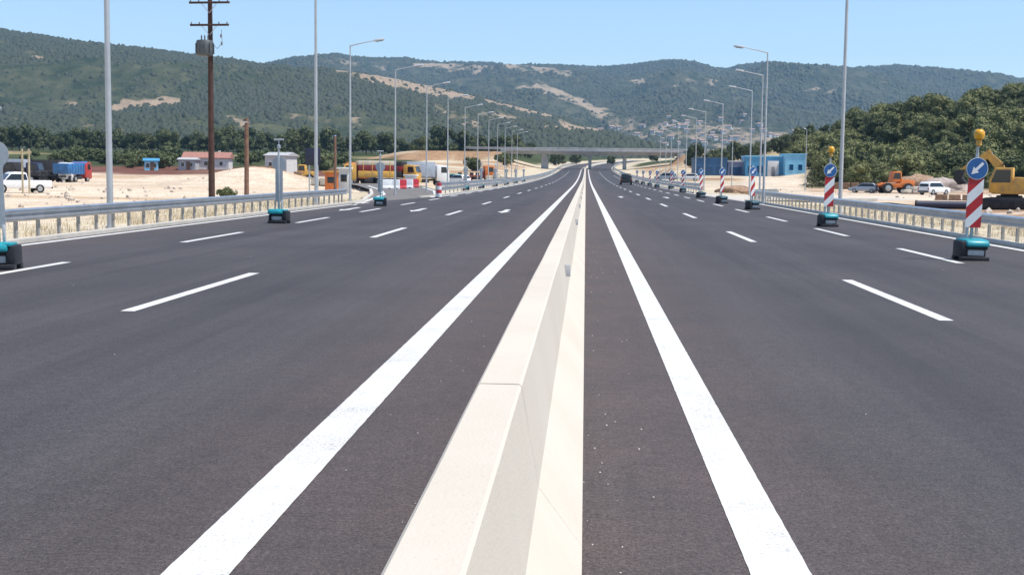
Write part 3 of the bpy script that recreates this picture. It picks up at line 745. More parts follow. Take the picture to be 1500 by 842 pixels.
def place_sign(px, py, rz, label, group, x=None, y=None):
    if y is None:
        d = ray(px, py); p = CAM + d * (1.75 / -d.z)
    else: p = RP(x, y)
    p.z = zr(p.y); k = 1 if group == GB else (2 if p.y > 50 else 0)
    if n_ws[k] == 0: o = wsigns[k]; o.location = p; o.rotation_euler.z = rz; tag(o, label, 'warning sign', group)
    else: o = dup(wsigns[k], p, rz, label, group)
    o.rotation_euler.x = .05 * noise.noise(Vector((p.y, 1.3, 0))); o.rotation_euler.y = .06 * noise.noise(Vector((p.y, 7.7, 0)))
    o['category'] = 'warning sign'; n_ws[k] += 1; return o
GS = 'lane closure signs facing the camera on the right'; GB = 'lane closure signs seen from behind on the left'
for i, (px, py, rz) in enumerate(((1421, 381, .10), (1212, 332, .16), (1102, 307, .55), (1057, 298, .5), (1027, 290, .4), (1000, 282, 0), (983, 277.5, .05))):
    place_sign(px, py, rz, ('striped warning sign with blue arrow disc%s, %s in the right row' % (' and amber lamp' if i < 2 else ' and no lamp', ORD[i])), GS)
for i, (x, y) in enumerate(((9.2, 165), (9.3, 186), (9.3, 208), (9.3, 232))):
    place_sign(0, 0, 0, 'striped warning sign far along the right edge line, %s in the right row' % ORD[i + 7], GS, x, y)
LB = ['teal based warning sign seen from behind, cut by the left picture edge', 'teal based grey sign seen from behind, standing in front of the left guard rail', 'teal based grey sign seen from behind, before the red and white plastic barriers']
for i, (px, py) in enumerate(((1, 394), (409, 327), (557, 302))):
    place_sign(px, py, math.pi + (.15, -.1, .1)[i], LB[i], GB)
for i, (x, y) in enumerate(((-10.9, 116), (-10.9, 133), (-10.8, 152), (-10.7, 172), (-10.6, 193), (-10.5, 216))):
    place_sign(0, 0, math.pi, 'grey backed warning sign beside the far left guard rail, %s from the striped drum' % ('first' if i == 0 else ORD[i]), GB, x, y)
# hazard marker at the gore nose
def striped_post(px, py, label):
    d = ray(px, py); p = CAM + d * (1.75 / -d.z)
    o = thing('hazard_marker', label, 'road marker', p)
    mb = MB(); mb.cyl((0, 0, 0), (0, 0, .07), .28, .24, M_black, 14); mb.build('base', o)
    mb = MB()
    for k in range(4): mb.cyl((0, 0, .07 + .24 * k), (0, 0, .07 + .24 * (k + 1)), .20 - .01 * k, .19 - .01 * k, M_plred if k % 2 else M_plwhite, 14, True)
    mb.build('drum', o)
    return o
striped_post(643, 290, 'red and white striped drum on the nose where the left side road splits off')

# ------------------------------------------------------------------ plastic road barriers
def make_pl(m, label, px, py, z=-.2, rz=0, first=[None]):
    d = ray(px, py); p = CAM + d * ((1.75 - z) / -d.z); p.z = gz(p.x, p.y)
    if p.z < zr(p.y) - .02 and p.x > -30: p.z = max(p.z, zr(p.y) - .02)
    o = thing('plastic_barrier', label, 'road barrier', p, rz, 'red and white plastic barriers closing the side road')
    mb = MB(); mb.prism([(-.26, 0), (.26, 0), (.26, .12), (.14, .35), (.10, .95), (-.10, .95), (-.14, .35), (-.26, .12)], -.72, .72, m, bev=.03); mb.build('shell', o)
    mb = MB(); mb.box((-.45, 0, -.0 + .06), (.22, .56, .10), M_black, bev=.01); mb.box((.45, 0, .06), (.22, .56, .10), M_black, bev=.01); mb.build('foot', o)
for i, (px, py, m, t) in enumerate(((564, 278, M_plwhite, 'white plastic road barrier, leftmost of the row across the side road'), (575, 278, M_plwhite, 'white plastic road barrier, second from the left in the row across the side road'),
                         (585, 278, M_plred, 'red plastic road barrier between two white ones across the side road'), (595, 277, M_plwhite, 'white plastic road barrier between two red ones across the side road'), (604, 276, M_plred, 'red plastic road barrier at the right end of the row across the side road'))):
    make_pl(m, t, px, py, -.1, .15 * (-1) ** i)

# ------------------------------------------------------------------ vehicles
def wheel(parent, x, y, r, w):
    mb = MB(); s = 1 if x > 0 else -1
    mb.cyl((x - w/2, y, r), (x + w/2, y, r), r, r, M_tyre, 18); o = mb.build('wheel', parent)
    m2 = MB(); m2.cyl((x + s * (w/2 - .01), y, r), (x + s * (w/2 + .012), y, r), r * .62, r * .55, M_steelrim, 14); m2.build('rim', o)
def car(label, cat, loc, rz, paint, kind, name):
    o = thing(name, label, cat, loc, rz)              # front towards +Y
    if kind == 'suv': L, w, lo = 4.4, .88, [(-2.15, .35), (-2.2, .55), (-2.18, .95), (-2.1, 1.02), (.95, 1.02), (2.0, .92), (2.18, .75), (2.2, .40), (2.1, .30), (-2.05, .30)]; hi = [(-2.12, 1.0), (-1.95, 1.45), (-1.75, 1.68), (.15, 1.70), (.45, 1.62), (1.1, 1.0)]
    elif kind == 'pickup': L, w, lo = 5.1, .90, [(-2.55, .5), (-2.55, 1.05), (-.55, 1.07), (-.5, 1.05), (1.2, 1.05), (2.35, .98), (2.5, .8), (2.5, .45), (2.4, .40), (-2.45, .40)]; hi = [(-.62, 1.03), (-.5, 1.65), (-.3, 1.74), (.55, 1.74), (.8, 1.66), (1.35, 1.03)]
    else: L, w, lo = 4.1, .85, [(-2.0, .35), (-2.05, .6), (-2.0, .88), (-1.8, .95), (.9, .95), (1.9, .82), (2.05, .65), (2.05, .38), (1.95, .28), (-1.9, .28)]; hi = [(-1.9, .92), (-1.6, 1.3), (-1.3, 1.46), (.1, 1.47), (.35, 1.40), (1.1, .92)]
    mb = MB(); mb.prism(lo, -w, w, paint, bev=.05); mb.prism(hi, -w * .94, w * .94, paint, bev=.04, inset=.16); mb.build('body', o)
    zs = [z for _, z in hi]; z0, z1 = min(zs), max(zs); cy = sum(y for y, _ in hi) / len(hi)
    win = [(cy + (y - cy) * .90, z0 + .06 + (z - z0) * .80) for y, z in hi]
    mb = MB(); mb.prism(win, -w * .955, w * .955, M_glass, inset=.16); mb.build('side_window', o)
    yb = hi[0][0]; yf = hi[-1][0]
    mb = MB(); mb.add([(-w*.78, hi[0][0] - .02, z0 + .1), (w*.78, hi[0][0] - .02, z0 + .1), (w*.68, hi[1][0] - .03, hi[1][1] - .02), (-w*.68, hi[1][0] - .03, hi[1][1] - .02)], [[0, 1, 2, 3]], M_glass); mb.build('rear_window', o, smooth=0)
    mb = MB(); a, b = hi[-1], hi[-2]; mb.add([(-w*.8, a[0] - .03, a[1] + .10), (w*.8, a[0] - .03, a[1] + .10), (w*.7, b[0] + .03, b[1] - .04), (-w*.7, b[0] + .03, b[1] - .04)], [[0, 1, 2, 3]], M_glass); mb.build('windscreen', o, smooth=0)
    r = .36 if kind != 'hatch' else .31
    for sx in (-1, 1):
        for wy in (-L * .30, L * .30): wheel(o, sx * (w - .09), wy, r, .22)
        mb = MB(); mb.box((sx * w * .80, L/2 - .03, .72), (.30, .10, .14), M_lgrey, bev=.02); mb.build('headlight', o)
        mb = MB(); mb.box((sx * w * .86, -L/2 + .02, .80), (.16, .08, .28), M_taill, bev=.02); mb.build('tail_light', o)
    mb = MB(); mb.box((0, -L/2 - .02, .46), (2*w*.92, .12, .18), M_dkgrey, bev=.03); mb.box((0, L/2, .44), (2*w*.92, .12, .18), M_dkgrey, bev=.03); mb.build('bumper', o)
    return o
def on(px, Y, dz=0):
    x = at(px, 260, Y).x; return (x, Y, gz(x, Y) + dz)
p = at(917, 262, 198); car('dark car driving away on the right carriageway, seen from behind', 'car', (p.x, 198, zr(198)), 0, M_cardark, 'suv', 'car')
car('white pickup parked on the sandy lot at the far left, behind the guard rail', 'pickup', on(26, 104), 2.3, M_carwhite, 'pickup', 'pickup_truck')
car('white car parked on the pale lot in front of the wooded hill', 'car', on(1369, 165), -.9, M_carwhite, 'suv', 'car')
car('grey car parked left of the orange machine below the wooded hill', 'car', on(1266, 190), 1.2, M_cargrey, 'hatch', 'car')
car('white and teal van parked behind the far left guard rail, right of the grey truck', 'van', on(658, 215), 1.1, M_tealvan, 'suv', 'van')
car('small white car beside the grey covered truck on the left lot', 'car', on(672, 190), .8, M_carwhite, 'hatch', 'car')
car('white car parked by the dark left end of the blue building', 'car', on(1009, 250), 1.4, M_carwhite, 'hatch', 'car')
car('grey car parked in front of the brown embankment on the right', 'car', on(975, 262), 1.2, M_cargrey, 'suv', 'car')
car('dark hatchback at the far left end of the row of lorries', 'car', on(3, 128), 1.5, M_cardark, 'hatch', 'car')

def truck(label, cat, loc, rz, cabm, bodym, kind, name, L=8.0):
    o = thing(name, label, cat, loc, rz)
    mb = MB(); mb.box((0, -.4, .85), (.9, L - .3, .26), M_dkgrey, bev=.02); mb.box((-.95, 0, .7), (.5, 1.2, .5), M_dkgrey, bev=.04); mb.box((.95, 0, .7), (.5, 1.2, .5), M_dkgrey, bev=.04); mb.build('chassis', o)
    f = L / 2
    mb = MB(); mb.prism([(f - 2.0, .75), (f - 2.0, 2.95), (f - 1.6, 3.05), (f - .35, 2.95), (f - .05, 1.9), (f, .6), (f - .3, .5)], -1.22, 1.22, cabm, bev=.06); cb = mb.build('cab', o)
    m2 = MB(); m2.add([(-1.05, f + .01 - .04, 1.95), (1.05, f + .01 - .04, 1.95), (1.0, f - .30, 2.85), (-1.0, f - .30, 2.85)], [[0, 1, 2, 3]], M_glass); m2.build('windscreen', cb, smooth=0)
    for s in (-1, 1):
        m2 = MB(); m2.add([(s*1.226, f - 1.35, 1.9), (s*1.226, f - .35, 1.9), (s*1.226, f - .55, 2.75), (s*1.226, f - 1.35, 2.75)], [[0, 1, 2, 3]], M_glass); m2.build('side_window', cb, smooth=0)
        m2 = MB(); m2.box((s * .95, f + .0, .95), (.32, .06, .22), M_lgrey, bev=.02); m2.build('headlight', cb)
        wheel(o, s * 1.05, f - 1.25, .50, .30); wheel(o, s * 1.05, -f + 2.2, .50, .34); wheel(o, s * 1.05, -f + 1.0, .50, .34)
    y0, y1 = -f, f - 2.25
    if kind == 'tipper':
        mb = MB(); mb.prism([(y0, 1.25), (y0 - .15, 2.75), (y1, 2.85), (y1 + .9, 3.15), (y1 + .9, 3.05), (y1, 2.65), (y1, 1.15)], -1.25, 1.25, bodym, bev=.03)
        for k in range(6):
            yy = y0 + .5 + k * (y1 - y0 - .8) / 5
            for s in (-1, 1): mb.box((s * 1.275, yy, 1.95), (.06, .12, 1.4), bodym, bev=.01)
        mb.build('tipper_body', o)
    elif kind == 'box':
        mb = MB(); mb.box((0, (y0 + y1) / 2, 2.3), (2.5, y1 - y0, 2.3), bodym, bev=.05); mb.box((0, (y0+y1)/2, 1.2), (2.52, y1 - y0 + .02, .14), M_dkgrey); mb.build('cargo_box', o)
    elif kind == 'band':
        yc = (y0 + y1) / 2; ly = y1 - y0
        mb = MB(); mb.box((0, yc, 1.6), (2.5, ly, .9), bodym, bev=.04); mb.box((0, yc, 2.45), (2.46, ly - .06, .8), M_dred, bev=.03); mb.box((0, yc, 3.15), (2.5, ly, .62), M_cream if bodym is M_yellow else M_dkgrey, bev=.06)
        for k in range(4):
            for sx in (-1, 1): mb.box((sx * 1.24, y0 + .7 + k * (ly - 1.4) / 3, 2.2), (.06, .10, 2.2), bodym, bev=.01)
        mb.build('cargo_body', o)
    elif kind == 'flat':
        mb = MB(); mb.box((0, (y0 + y1) / 2, 1.12), (2.5, y1 - y0, .22), bodym, bev=.02)
        mb.box((0, y1, 1.7), (2.4, .1, 1.1), bodym, bev=.02)
        for k in range(5): mb.box((0, y0 + .5 + k * 1.1, 1.5 + .0), (2.2, .35, .5), M_dkgrey, bev=.03)
        mb.build('flatbed', o)
    elif kind == 'mixer':
        mb = MB(); cy = (y0 + y1) / 2
        c = bmesh.new(); bmesh.ops.create_cone(c, cap_ends=True, segments=16, radius1=.7, radius2=1.15, depth=1.6); mb.bm(c, Matrix.Translation((0, cy - 1.2, 2.4)) @ Matrix.Rotation(R(-78), 4, 'X'), bodym)
        c = bmesh.new(); bmesh.ops.create_cone(c, cap_ends=True, segments=16, radius1=1.15, radius2=.8, depth=1.8); mb.bm(c, Matrix.Translation((0, cy + .45, 2.1)) @ Matrix.Rotation(R(-78), 4, 'X'), bodym)
        mb.build('drum', o)
    return o
truck('dump truck with blue tipper body and red cab parked on the left sandy lot', 'truck', on(107, 188), -.12, M_cabred, M_tipblue, 'tipper', 'dump_truck', 7.0)
truck('dark flatbed lorry with white cab parked just left of the blue tipper truck', 'truck', on(68, 186), -1.45, M_carwhite, M_dkgrey, 'flat', 'flatbed_truck', 8.2)
truck('dark flatbed lorry at the left picture edge, behind the white pickup', 'truck', on(22, 190), -1.5, M_navy, M_dkgrey, 'flat', 'flatbed_truck', 8.2)
truck('yellow truck with dark red band along its body, behind the second warning sign base', 'truck', on(538, 176), 1.9, M_yellow, M_yellow, 'band', 'cargo_truck', 7.4)
truck('black bodied truck with red band and yellow cab left of the white kiosk', 'truck', on(580, 182), -1.75, M_yellow, M_dkgrey, 'band', 'cargo_truck', 7.0)
truck('grey covered truck with white cab right of the yellow trucks', 'truck', on(619, 186), -1.1, M_carwhite, M_tarp, 'box', 'covered_truck', 7.6)
truck('dark flatbed lorry in the middle of the far left lorry row', 'truck', on(45, 200), 1.5, M_dkgrey, M_dkgrey, 'flat', 'flatbed_truck', 8.2)
truck('grey box lorry at the left picture edge behind the pickup', 'truck', on(8, 205), 1.55, M_navy, M_tarp, 'box', 'cargo_truck', 7.4)
truck('white cab lorry with dark box above the flatbeds on the far left', 'truck', on(78, 212), -1.5, M_carwhite, M_dkgrey, 'box', 'cargo_truck', 7.4)
truck('blue cab lorry with dark box at the right of the yellow truck with red band', 'truck', on(562, 205), 1.5, M_tipblue, M_dkgrey, 'box', 'cargo_truck', 7.0)
truck('orange flatbed lorry parked behind the far left guard rail', 'truck', on(697, 235), -1.3, M_orange, M_dred, 'flat', 'flatbed_truck', 7.0)

def excavator(label, loc, rz, paint, swing=0, name='excavator', pose=((.3, .9), (2.6, 3.9), (4.6, 3.4), (4.9, 1.2))):
    o = thing(name, label, 'excavator', loc, rz)     # boom towards +Y
    for s in (-1, 1):
        mb = MB(); mb.prism([(-1.9, .35), (-1.6, .05), (1.6, .05), (1.9, .35), (1.75, .75), (1.4, .85), (-1.4, .85), (-1.75, .75)], s * 1.2 - .28, s * 1.2 + .28, M_black, bev=.03)
        for k in range(5): mb.cyl((s * 1.2 - .30, -1.4 + .7 * k, .42), (s * 1.2 + .30, -1.4 + .7 * k, .42), .22, .22, M_dkgrey, 12)
        mb.build('track', o)
    mb = MB(); mb.box((0, 0, .75), (1.6, 1.6, .5), M_dkgrey, bev=.05); mb.cyl((0, 0, .8), (0, 0, 1.1), .6, .6, M_dkgrey, 16); mb.build('undercarriage', o)
    mb = MB(); mb.prism([(-2.1, 1.1), (-2.2, 1.5), (-2.1, 2.2), (-.4, 2.3), (-.3, 1.9), (1.0, 1.8), (1.1, 1.1)], -1.25, 1.25, paint, bev=.07); mb.build('body', o)
    mb = MB(); mb.prism([(-.3, 1.2), (-.3, 2.95), (.9, 2.95), (1.25, 2.1), (1.25, 1.2)], -1.27, -.25, paint, bev=.05); cb = mb.build('cab', o)
    m2 = MB(); m2.prism([(-.15, 1.9), (-.15, 2.8), (.8, 2.8), (1.1, 2.05), (1.1, 1.9)], -1.285, -.235, M_glass); m2.build('cab_window', cb, smooth=0)
    pts = [(.45, y, z) for y, z in pose]
    mb = MB(); a, b, c, d = [Vector(p) for p in pts]; a.z += .6
    def beam(mb, p, q, w, h0, h1, m):
        ax = (q - p).normalized(); up = Vector((1, 0, 0)).cross(ax)
        vs = []
        for P, h in ((p, h0), (q, h1)):
            for sx, sz in ((-1, -1), (1, -1), (1, 1), (-1, 1)): vs.append(P + Vector((sx * w / 2, 0, 0)) + up * sz * h / 2)
        mb.add(vs, [[3, 2, 1, 0], [4, 5, 6, 7]] + [[i, (i+1) % 4, 4 + (i+1) % 4, 4 + i] for i in range(4)], m)
    mid = (a + b) / 2 + Vector((0, -.15, .35)); beam(mb, a, mid, .34, .5, .62, paint); beam(mb, mid, b, .34, .62, .42, paint); mb.build('boom', o, smooth=0)
    mb = MB(); beam(mb, b + (b - c) * .12, c, .28, .5, .3, paint); mb.build('stick', o, smooth=0)
    mb = MB(); mb.cyl(a + Vector((.0, .6, .1)), mid + Vector((0, .1, -.25)), .06, .06, M_steelrim, 8); mb.cyl(mid + Vector((0, .4, .4)), b + (b - c) * .12, .06, .06, M_steelrim, 8); mb.build('hydraulic_ram', o)
    m2 = MB(); m2.prism([(c.y - .35, c.z + .1), (c.y + .35, c.z + .05), (c.y + .45, c.z - .6), (c.y + .1, c.z - 1.0), (c.y - .5, c.z - .9), (c.y - .1, c.z - .5)], .45 - .5, .45 + .5, M_dkgrey, bev=.03); m2.build('bucket', o)
    return o
excavator('yellow excavator with raised folded boom at the right picture edge behind the striped sign', on(1480, 92), 1.15, M_yellow, pose=((.3, .9), (1.6, 3.9), (3.4, 2.7), (4, 1)))
def loader(label, loc, rz, paint):
    o = thing('wheel_loader', label, 'loader', loc, rz)
    mb = MB(); mb.prism([(-3.0, .9), (-3.0, 1.9), (-1.0, 2.1), (-.8, 1.5), (1.6, 1.3), (1.6, .8)], -.95, .95, paint, bev=.06); mb.build('body', o)
    mb = MB(); mb.prism([(-1.1, 1.7), (-1.0, 3.2), (.2, 3.2), (.45, 1.6)], -.75, .75, paint, bev=.05); cb = mb.build('cab', o)
    m2 = MB(); m2.prism([(-.9, 2.1), (-.85, 3.0), (.1, 3.0), (.28, 2.1)], -.77, .77, M_glass); m2.build('cab_window', cb, smooth=0)
    for s in (-1, 1): wheel(o, s * 1.05, -1.9, .75, .5); wheel(o, s * 1.05, 1.2, .75, .5)
    mb = MB()
    for s in (-1, 1): mb.cyl((s * .55, 1.3, 1.5), (s * .55, 3.0, .9), .13, .11, paint, 8)
    mb.build('lift_arm', o)
    mb = MB(); mb.prism([(2.9, .15), (3.9, .1), (3.0, .5), (2.95, 1.2), (2.8, 1.25), (2.75, .4)], -1.35, 1.35, M_dkgrey, bev=.02); mb.build('bucket', o)
loader('orange wheel loader below the wooded hill, left of the white car', on(1308, 190), 1.75, M_orange)
loader('yellow wheel loader behind the left guard rail, right of the teal based sign', on(440, 225), 1.6, M_yellow)
loader('orange wheel loader beside the white booth behind the left guard rail', on(513, 185), 1.0, M_orange)

def stack(label, cat, px, Y, nx, nz, dims, m, rz=0):
    o = thing('material_stack', label, cat, on(px, Y), rz); rs = random.Random(int(px)); dx, dy, dz = dims
    mb = MB()
    for k in range(nx): mb.box(((k - (nx-1)/2) * dx, 0, .08), (dx * .95, dy, .14), M_wood2, bev=.01)
    mb.build('pallet', o); mb = MB()
    for k in range(nx):
        for q in range(rs.randint(max(1, nz - 1), nz)): mb.box(((k - (nx-1)/2) * dx + rs.uniform(-.05, .05), rs.uniform(-.05, .05), .16 + dz * (q + .5)), (dx * .88, dy * .92, dz * .95), m, rz=rs.uniform(-.05, .05), bev=.03)
    mb.build('load', o); return o
M_brick = mat('stacked_brown_timber', (.26, .16, .10), .85, 0, .3, 3); M_bag = mat('pale_paper_sacks', (.60, .53, .43), .85, 0, .15, 3)
for px, Y, nx, nz, m, t in ((384, 185, 3, 3, M_brick, 'brown timber stack left of the second warning sign on the left lot'), (424, 190, 3, 3, M_brick, 'brown timber stack right of the second warning sign on the left lot'), (399, 205, 2, 3, M_bag, 'pale sack pallets partly behind the second warning sign'),
                         (470, 165, 2, 3, M_bag, 'pale sack pallets beside the tall lamp post and orange booth'), (646, 220, 2, 2, M_bag, 'pale sack pallets right of the grey covered truck'), (727, 232, 3, 3, M_bag, 'pale sack pallets behind the far left guard rail, right of the orange lorry'),
                         (748, 250, 3, 2, M_brick, 'brown timber stack behind the far left guard rail near the overpass'), (1240, 205, 3, 2, M_brick, 'brown timber stack left of the grey car below the wooded hill'), (1335, 178, 2, 2, M_bag, 'pale sack pallets between orange loader and white car'),
                         (1400, 130, 3, 1, M_brick, 'low brown timber stack right of the white car')):
    stack(t, 'stack', px, Y, nx, nz, (1.3, 1.1, .45), m, .1 * ((px % 7) - 3))

# ------------------------------------------------------------------ booths, boards, poles
def booth(label, px, Y, w, h, m, roof):
    o = thing('site_booth', label, 'booth', on(px, Y))
    mb = MB(); mb.box((0, 0, h/2 - .1), (w, w, h + .2), m, bev=.03); mb.build('wall', o)
    mb = MB(); mb.box((0, 0, h + .08), (w * 1.35, w * 1.35, .16), roof, bev=.03); mb.build('roof', o)
    mb = MB(); mb.box((0, -w/2 - .01, h * .62), (w * .6, .03, h * .3), M_glass, bev=.005); mb.build('window', o)
    mb = MB(); mb.box((w/2 + .01, 0, h * .42), (.04, w * .45, h * .8), M_greyd, bev=.005); mb.build('door', o)
booth('orange site booth with flat roof behind the left guard rail', 487, 128, 1.3, 2.0, M_orange, M_yellow)
booth('white site booth with wide flat roof between orange booth and orange loader', 505, 122, 1.0, 2.3, M_render, M_white)
booth('white kiosk between the yellow trucks and the grey covered truck', 602, 160, 1.3, 1.5, M_plwhite, M_plwhite)
o = thing('information_board', 'small dark blue board on two thin posts beside the tall left lamp post', 'sign board', on(456, 84))
mb = MB(); mb.box((.1, 0, 2.85), (1.0, .06, 1.15), M_navy, bev=.01); mb.build('board', o)
for s in (-.14, .42):
    mb = MB(); mb.cyl((s, .07, -.2), (s, .07, 3.4), .05, .05, M_pole, 8); mb.build('post', o)
# utility poles
o = thing('utility_pole', 'tall dark timber utility pole with transformer and two crossarms left of the road', 'utility pole', on(310, 75), -.1)
mb = MB(); mb.cyl((0, 0, -.5), (0, 0, 12.6), .20, .13, M_wood, 12); mb.build('pole', o)
for z, wd in ((10.55, 2.4), (11.85, 2.5)):
    mb = MB(); mb.box((.02, -.16, z), (wd, .10, .12), M_wood, bev=.01); mb.cyl((-.5, -.16, z - .02), (0, -.12, z - .6), .02, .02, M_galv, 6); mb.cyl((.5, -.16, z - .02), (0, -.12, z - .6), .02, .02, M_galv, 6)
    ca = mb.build('crossarm', o)
    for k in (-1, -.55, .55, 1):
        m2 = MB(); m2.lathe([(.02, 0), (.04, .02), (.025, .05), (.045, .07), (.02, .12)], M_ceram, (k * wd * .46, -.16, z + .06), 10); m2.build('insulator', ca)
mb = MB(); mb.lathe([(.34, 0), (.47, .04), (.49, .10), (.49, .86), (.45, .92), (.10, .96)], M_xfmr, (-.16, -.45, 8.7), 16)
for k in range(10):
    t = 2 * math.pi * k / 10; mb.box((-.16 + .52 * math.cos(t), -.45 + .52 * math.sin(t), 9.15), (.08, .02, .6), M_xfmr, rz=t)
tr = mb.build('transformer', o)
for k in (-.2, 0, .2):
    m2 = MB(); m2.lathe([(.03, 0), (.055, .05), (.03, .10), (.05, .16), (.02, .30)], M_ceram, (-.16 + k, -.45, 9.64), 8); m2.build('bushing', tr)
mb = MB(); mb.box((0, -.2, 9.2), (.5, .3, .08), M_xfmr); mb.build('bracket', o)
mb = MB(); mb.tube([(.75, -.16, 10.28), (.82, -.2, 9.5), (.55, -.3, 9.15), (.1, -.42, 9.6)], (.012,) * 4, M_black, 6); mb.lathe([(.03, 0), (.07, .04), (.03, .1), (.07, .14), (.03, .22)], M_ceram, (.78, -.18, 9.35), 10); mb.lathe([(.03, 0), (.07, .04), (.03, .1), (.07, .14), (.03, .22)], M_ceram, (.74, -.18, 9.8), 10); mb.build('cable', o)
o = thing('wooden_pole', 'short bare brown timber pole right of the transformer pole', 'pole', on(361, 85))
mb = MB(); mb.cyl((0, 0, -.5), (.04, 0, 5.6), .17, .13, M_wood2, 10); mb.build('shaft', o)
mb = MB(); mb.box((0, -.12, 5.35), (.30, .06, .08), M_galv); mb.lathe([(.02, 0), (.05, .04), (.03, .1), (.045, .15), (.02, .18)], M_ceram, (-.14, -.12, 5.38), 8); mb.build('bracket', o)
o = thing('wooden_pole', 'thin brown pole between the tall left lamp post and the first arm lamp', 'pole', on(491, 120))
mb = MB(); mb.cyl((0, 0, -.4), (0, 0, 5.4), .15, .11, M_wood2, 10); mb.build('shaft', o)
mb = MB(); mb.cyl((0, 0, 5.4), (0, 0, 5.5), .13, .10, M_galv, 10); mb.build('cap', o)
o = thing('goal_frame', 'pale timber height frame of two posts and a crossbar at the far left', 'frame', on(33, 100))
for x in (0, .55):
    mb = MB(); mb.box((x, 0, 1.7), (.12, .12, 3.8), mat('pale_timber', (.50, .42, .27), .8, 0, .2, 3)); mb.build('post', o)
mb = MB(); mb.box((-.8, -.13, 3.35), (3.2, .10, .14), MATS['pale_timber']); mb.build('crossbar', o)

# ------------------------------------------------------------------ buildings
def house(name, label, px, Y, w, d, h, rh, wall, rz=0, chimney=True, roofm=None):
    o = thing(name, label, 'house', on(px, Y), rz)
    mb = MB(); mb.box((0, 0, h/2 - .4), (w, d, h + .8), wall); mb.build('wall', o)
    mb = MB(); mb.prism([(-d/2 - .4, h), (0, h + rh), (d/2 + .4, h), (d/2 + .4, h - .12), (-d/2 - .4, h - .12)], -w/2 - .4, w/2 + .4, roofm or M_roof); rf = mb.build('roof', o, smooth=0)
    if chimney: m2 = MB(); m2.box((w * .25, .3, h + rh * .9), (.6, .6, 1.1), wall); m2.build('chimney', rf)
    for k in range(max(2, int(w // 3))):
        x = -w/2 + (k + .5) * w / max(2, int(w // 3))
        mb = MB(); mb.box((x, -d/2 - .01, h * .5), (1.0, .08, 1.2), M_white, bev=.01); wn = mb.build('window', o)
        m2 = MB(); m2.box((x, -d/2 - .05, h * .5), (.8, .03, 1.0), M_glass); m2.build('pane', wn)
    mb = MB(); mb.box((w * .08, -d/2 - .02, 1.0), (.95, .1, 2.1), M_wood2, bev=.01); mb.build('door', o)
    return o
house('farm_house', 'white house with terracotta roof behind the tall transformer pole', 305, 325, 11.5, 8, 2.9, 1.5, M_render, .15)
house('farm_house', 'pale flat grey house left of the terracotta roofed one', 277, 318, 4.2, 5, 2.6, .5, M_stone, .1, False, M_stone)
house('farm_house', 'white house on the left lot behind the second warning sign', 412, 300, 5.5, 6, 4.2, .8, M_render, -.2, False, M_stone)
house('shed', 'small light blue shed among shrubs on the left plain', 222, 312, 3.2, 3.2, 2.4, .6, M_lblue, .3, False, M_mblue)
def block(name, label, x0, x1, Y, h, d, wall, wins, door=None, roofm=None):
    a = at(x0, 250, Y).x; b = at(x1, 250, Y).x; w = b - a; cx = (a + b) / 2
    o = thing(name, label, 'building', (cx, Y + d/2, gz(cx, Y)))
    mb = MB(); mb.box((0, 0, h/2 - .5), (w, d, h + 1), wall); mb.build('wall', o)
    mb = MB(); mb.box((0, 0, h + .06), (w + .25, d + .25, .28), roofm or wall, bev=.02); mb.build('parapet', o)
    for px, z0, z1, ww in wins:
        x = at(px, 250, Y).x - cx
        mb = MB(); mb.box((x, -d/2 - .02, (z0 + z1)/2), (ww + .16, .10, z1 - z0 + .16), wall, bev=.01); wn = mb.build('window', o)
        m2 = MB(); m2.box((x, -d/2 - .06, (z0 + z1)/2), (ww, .04, z1 - z0), M_bluewin); m2.build('pane', wn)
    if door:
        x = at(door, 250, Y).x - cx
        mb = MB(); mb.box((x, -d/2 - .25, 1.75), (2.5, .6, 3.5), M_door, bev=.03); pr = mb.build('porch', o)
        m2 = MB(); m2.box((x, -d/2 - .56, 1.15), (.85, .04, 2.1), M_greyd, bev=.01); m2.build('door', pr)
    return o
block('office_building', 'light blue cube shaped building with two dark windows, right end of the blue group', 1150, 1181, 290, 4.4, 7, M_lblue, [(1159, .9, 2.2, .9), (1172, .9, 2.2, .9)])
block('office_building', 'mid blue building with white porch between light blue cube and grey block', 1092, 1149, 293, 4.5, 8, M_mblue, [(1100, .8, 2.4, 1.4), (1113, .8, 2.4, 1.4)], 1132, M_lblue)
block('office_building', 'low grey block with dark opening between the two blue buildings', 1066, 1091, 297, 3.2, 7, mat('violet_grey_render', (.22, .23, .33), .7, 0, .1, 1), [(1078, .2, 2.0, 2.6)], None, M_door)
block('office_building', 'deep blue long building at the left end of the blue group', 1017, 1065, 296, 3.9, 8, M_dblue, [(1026, .6, 2.1, 1.3), (1040, .6, 2.1, 1.3), (1054, .6, 2.1, 1.3)])

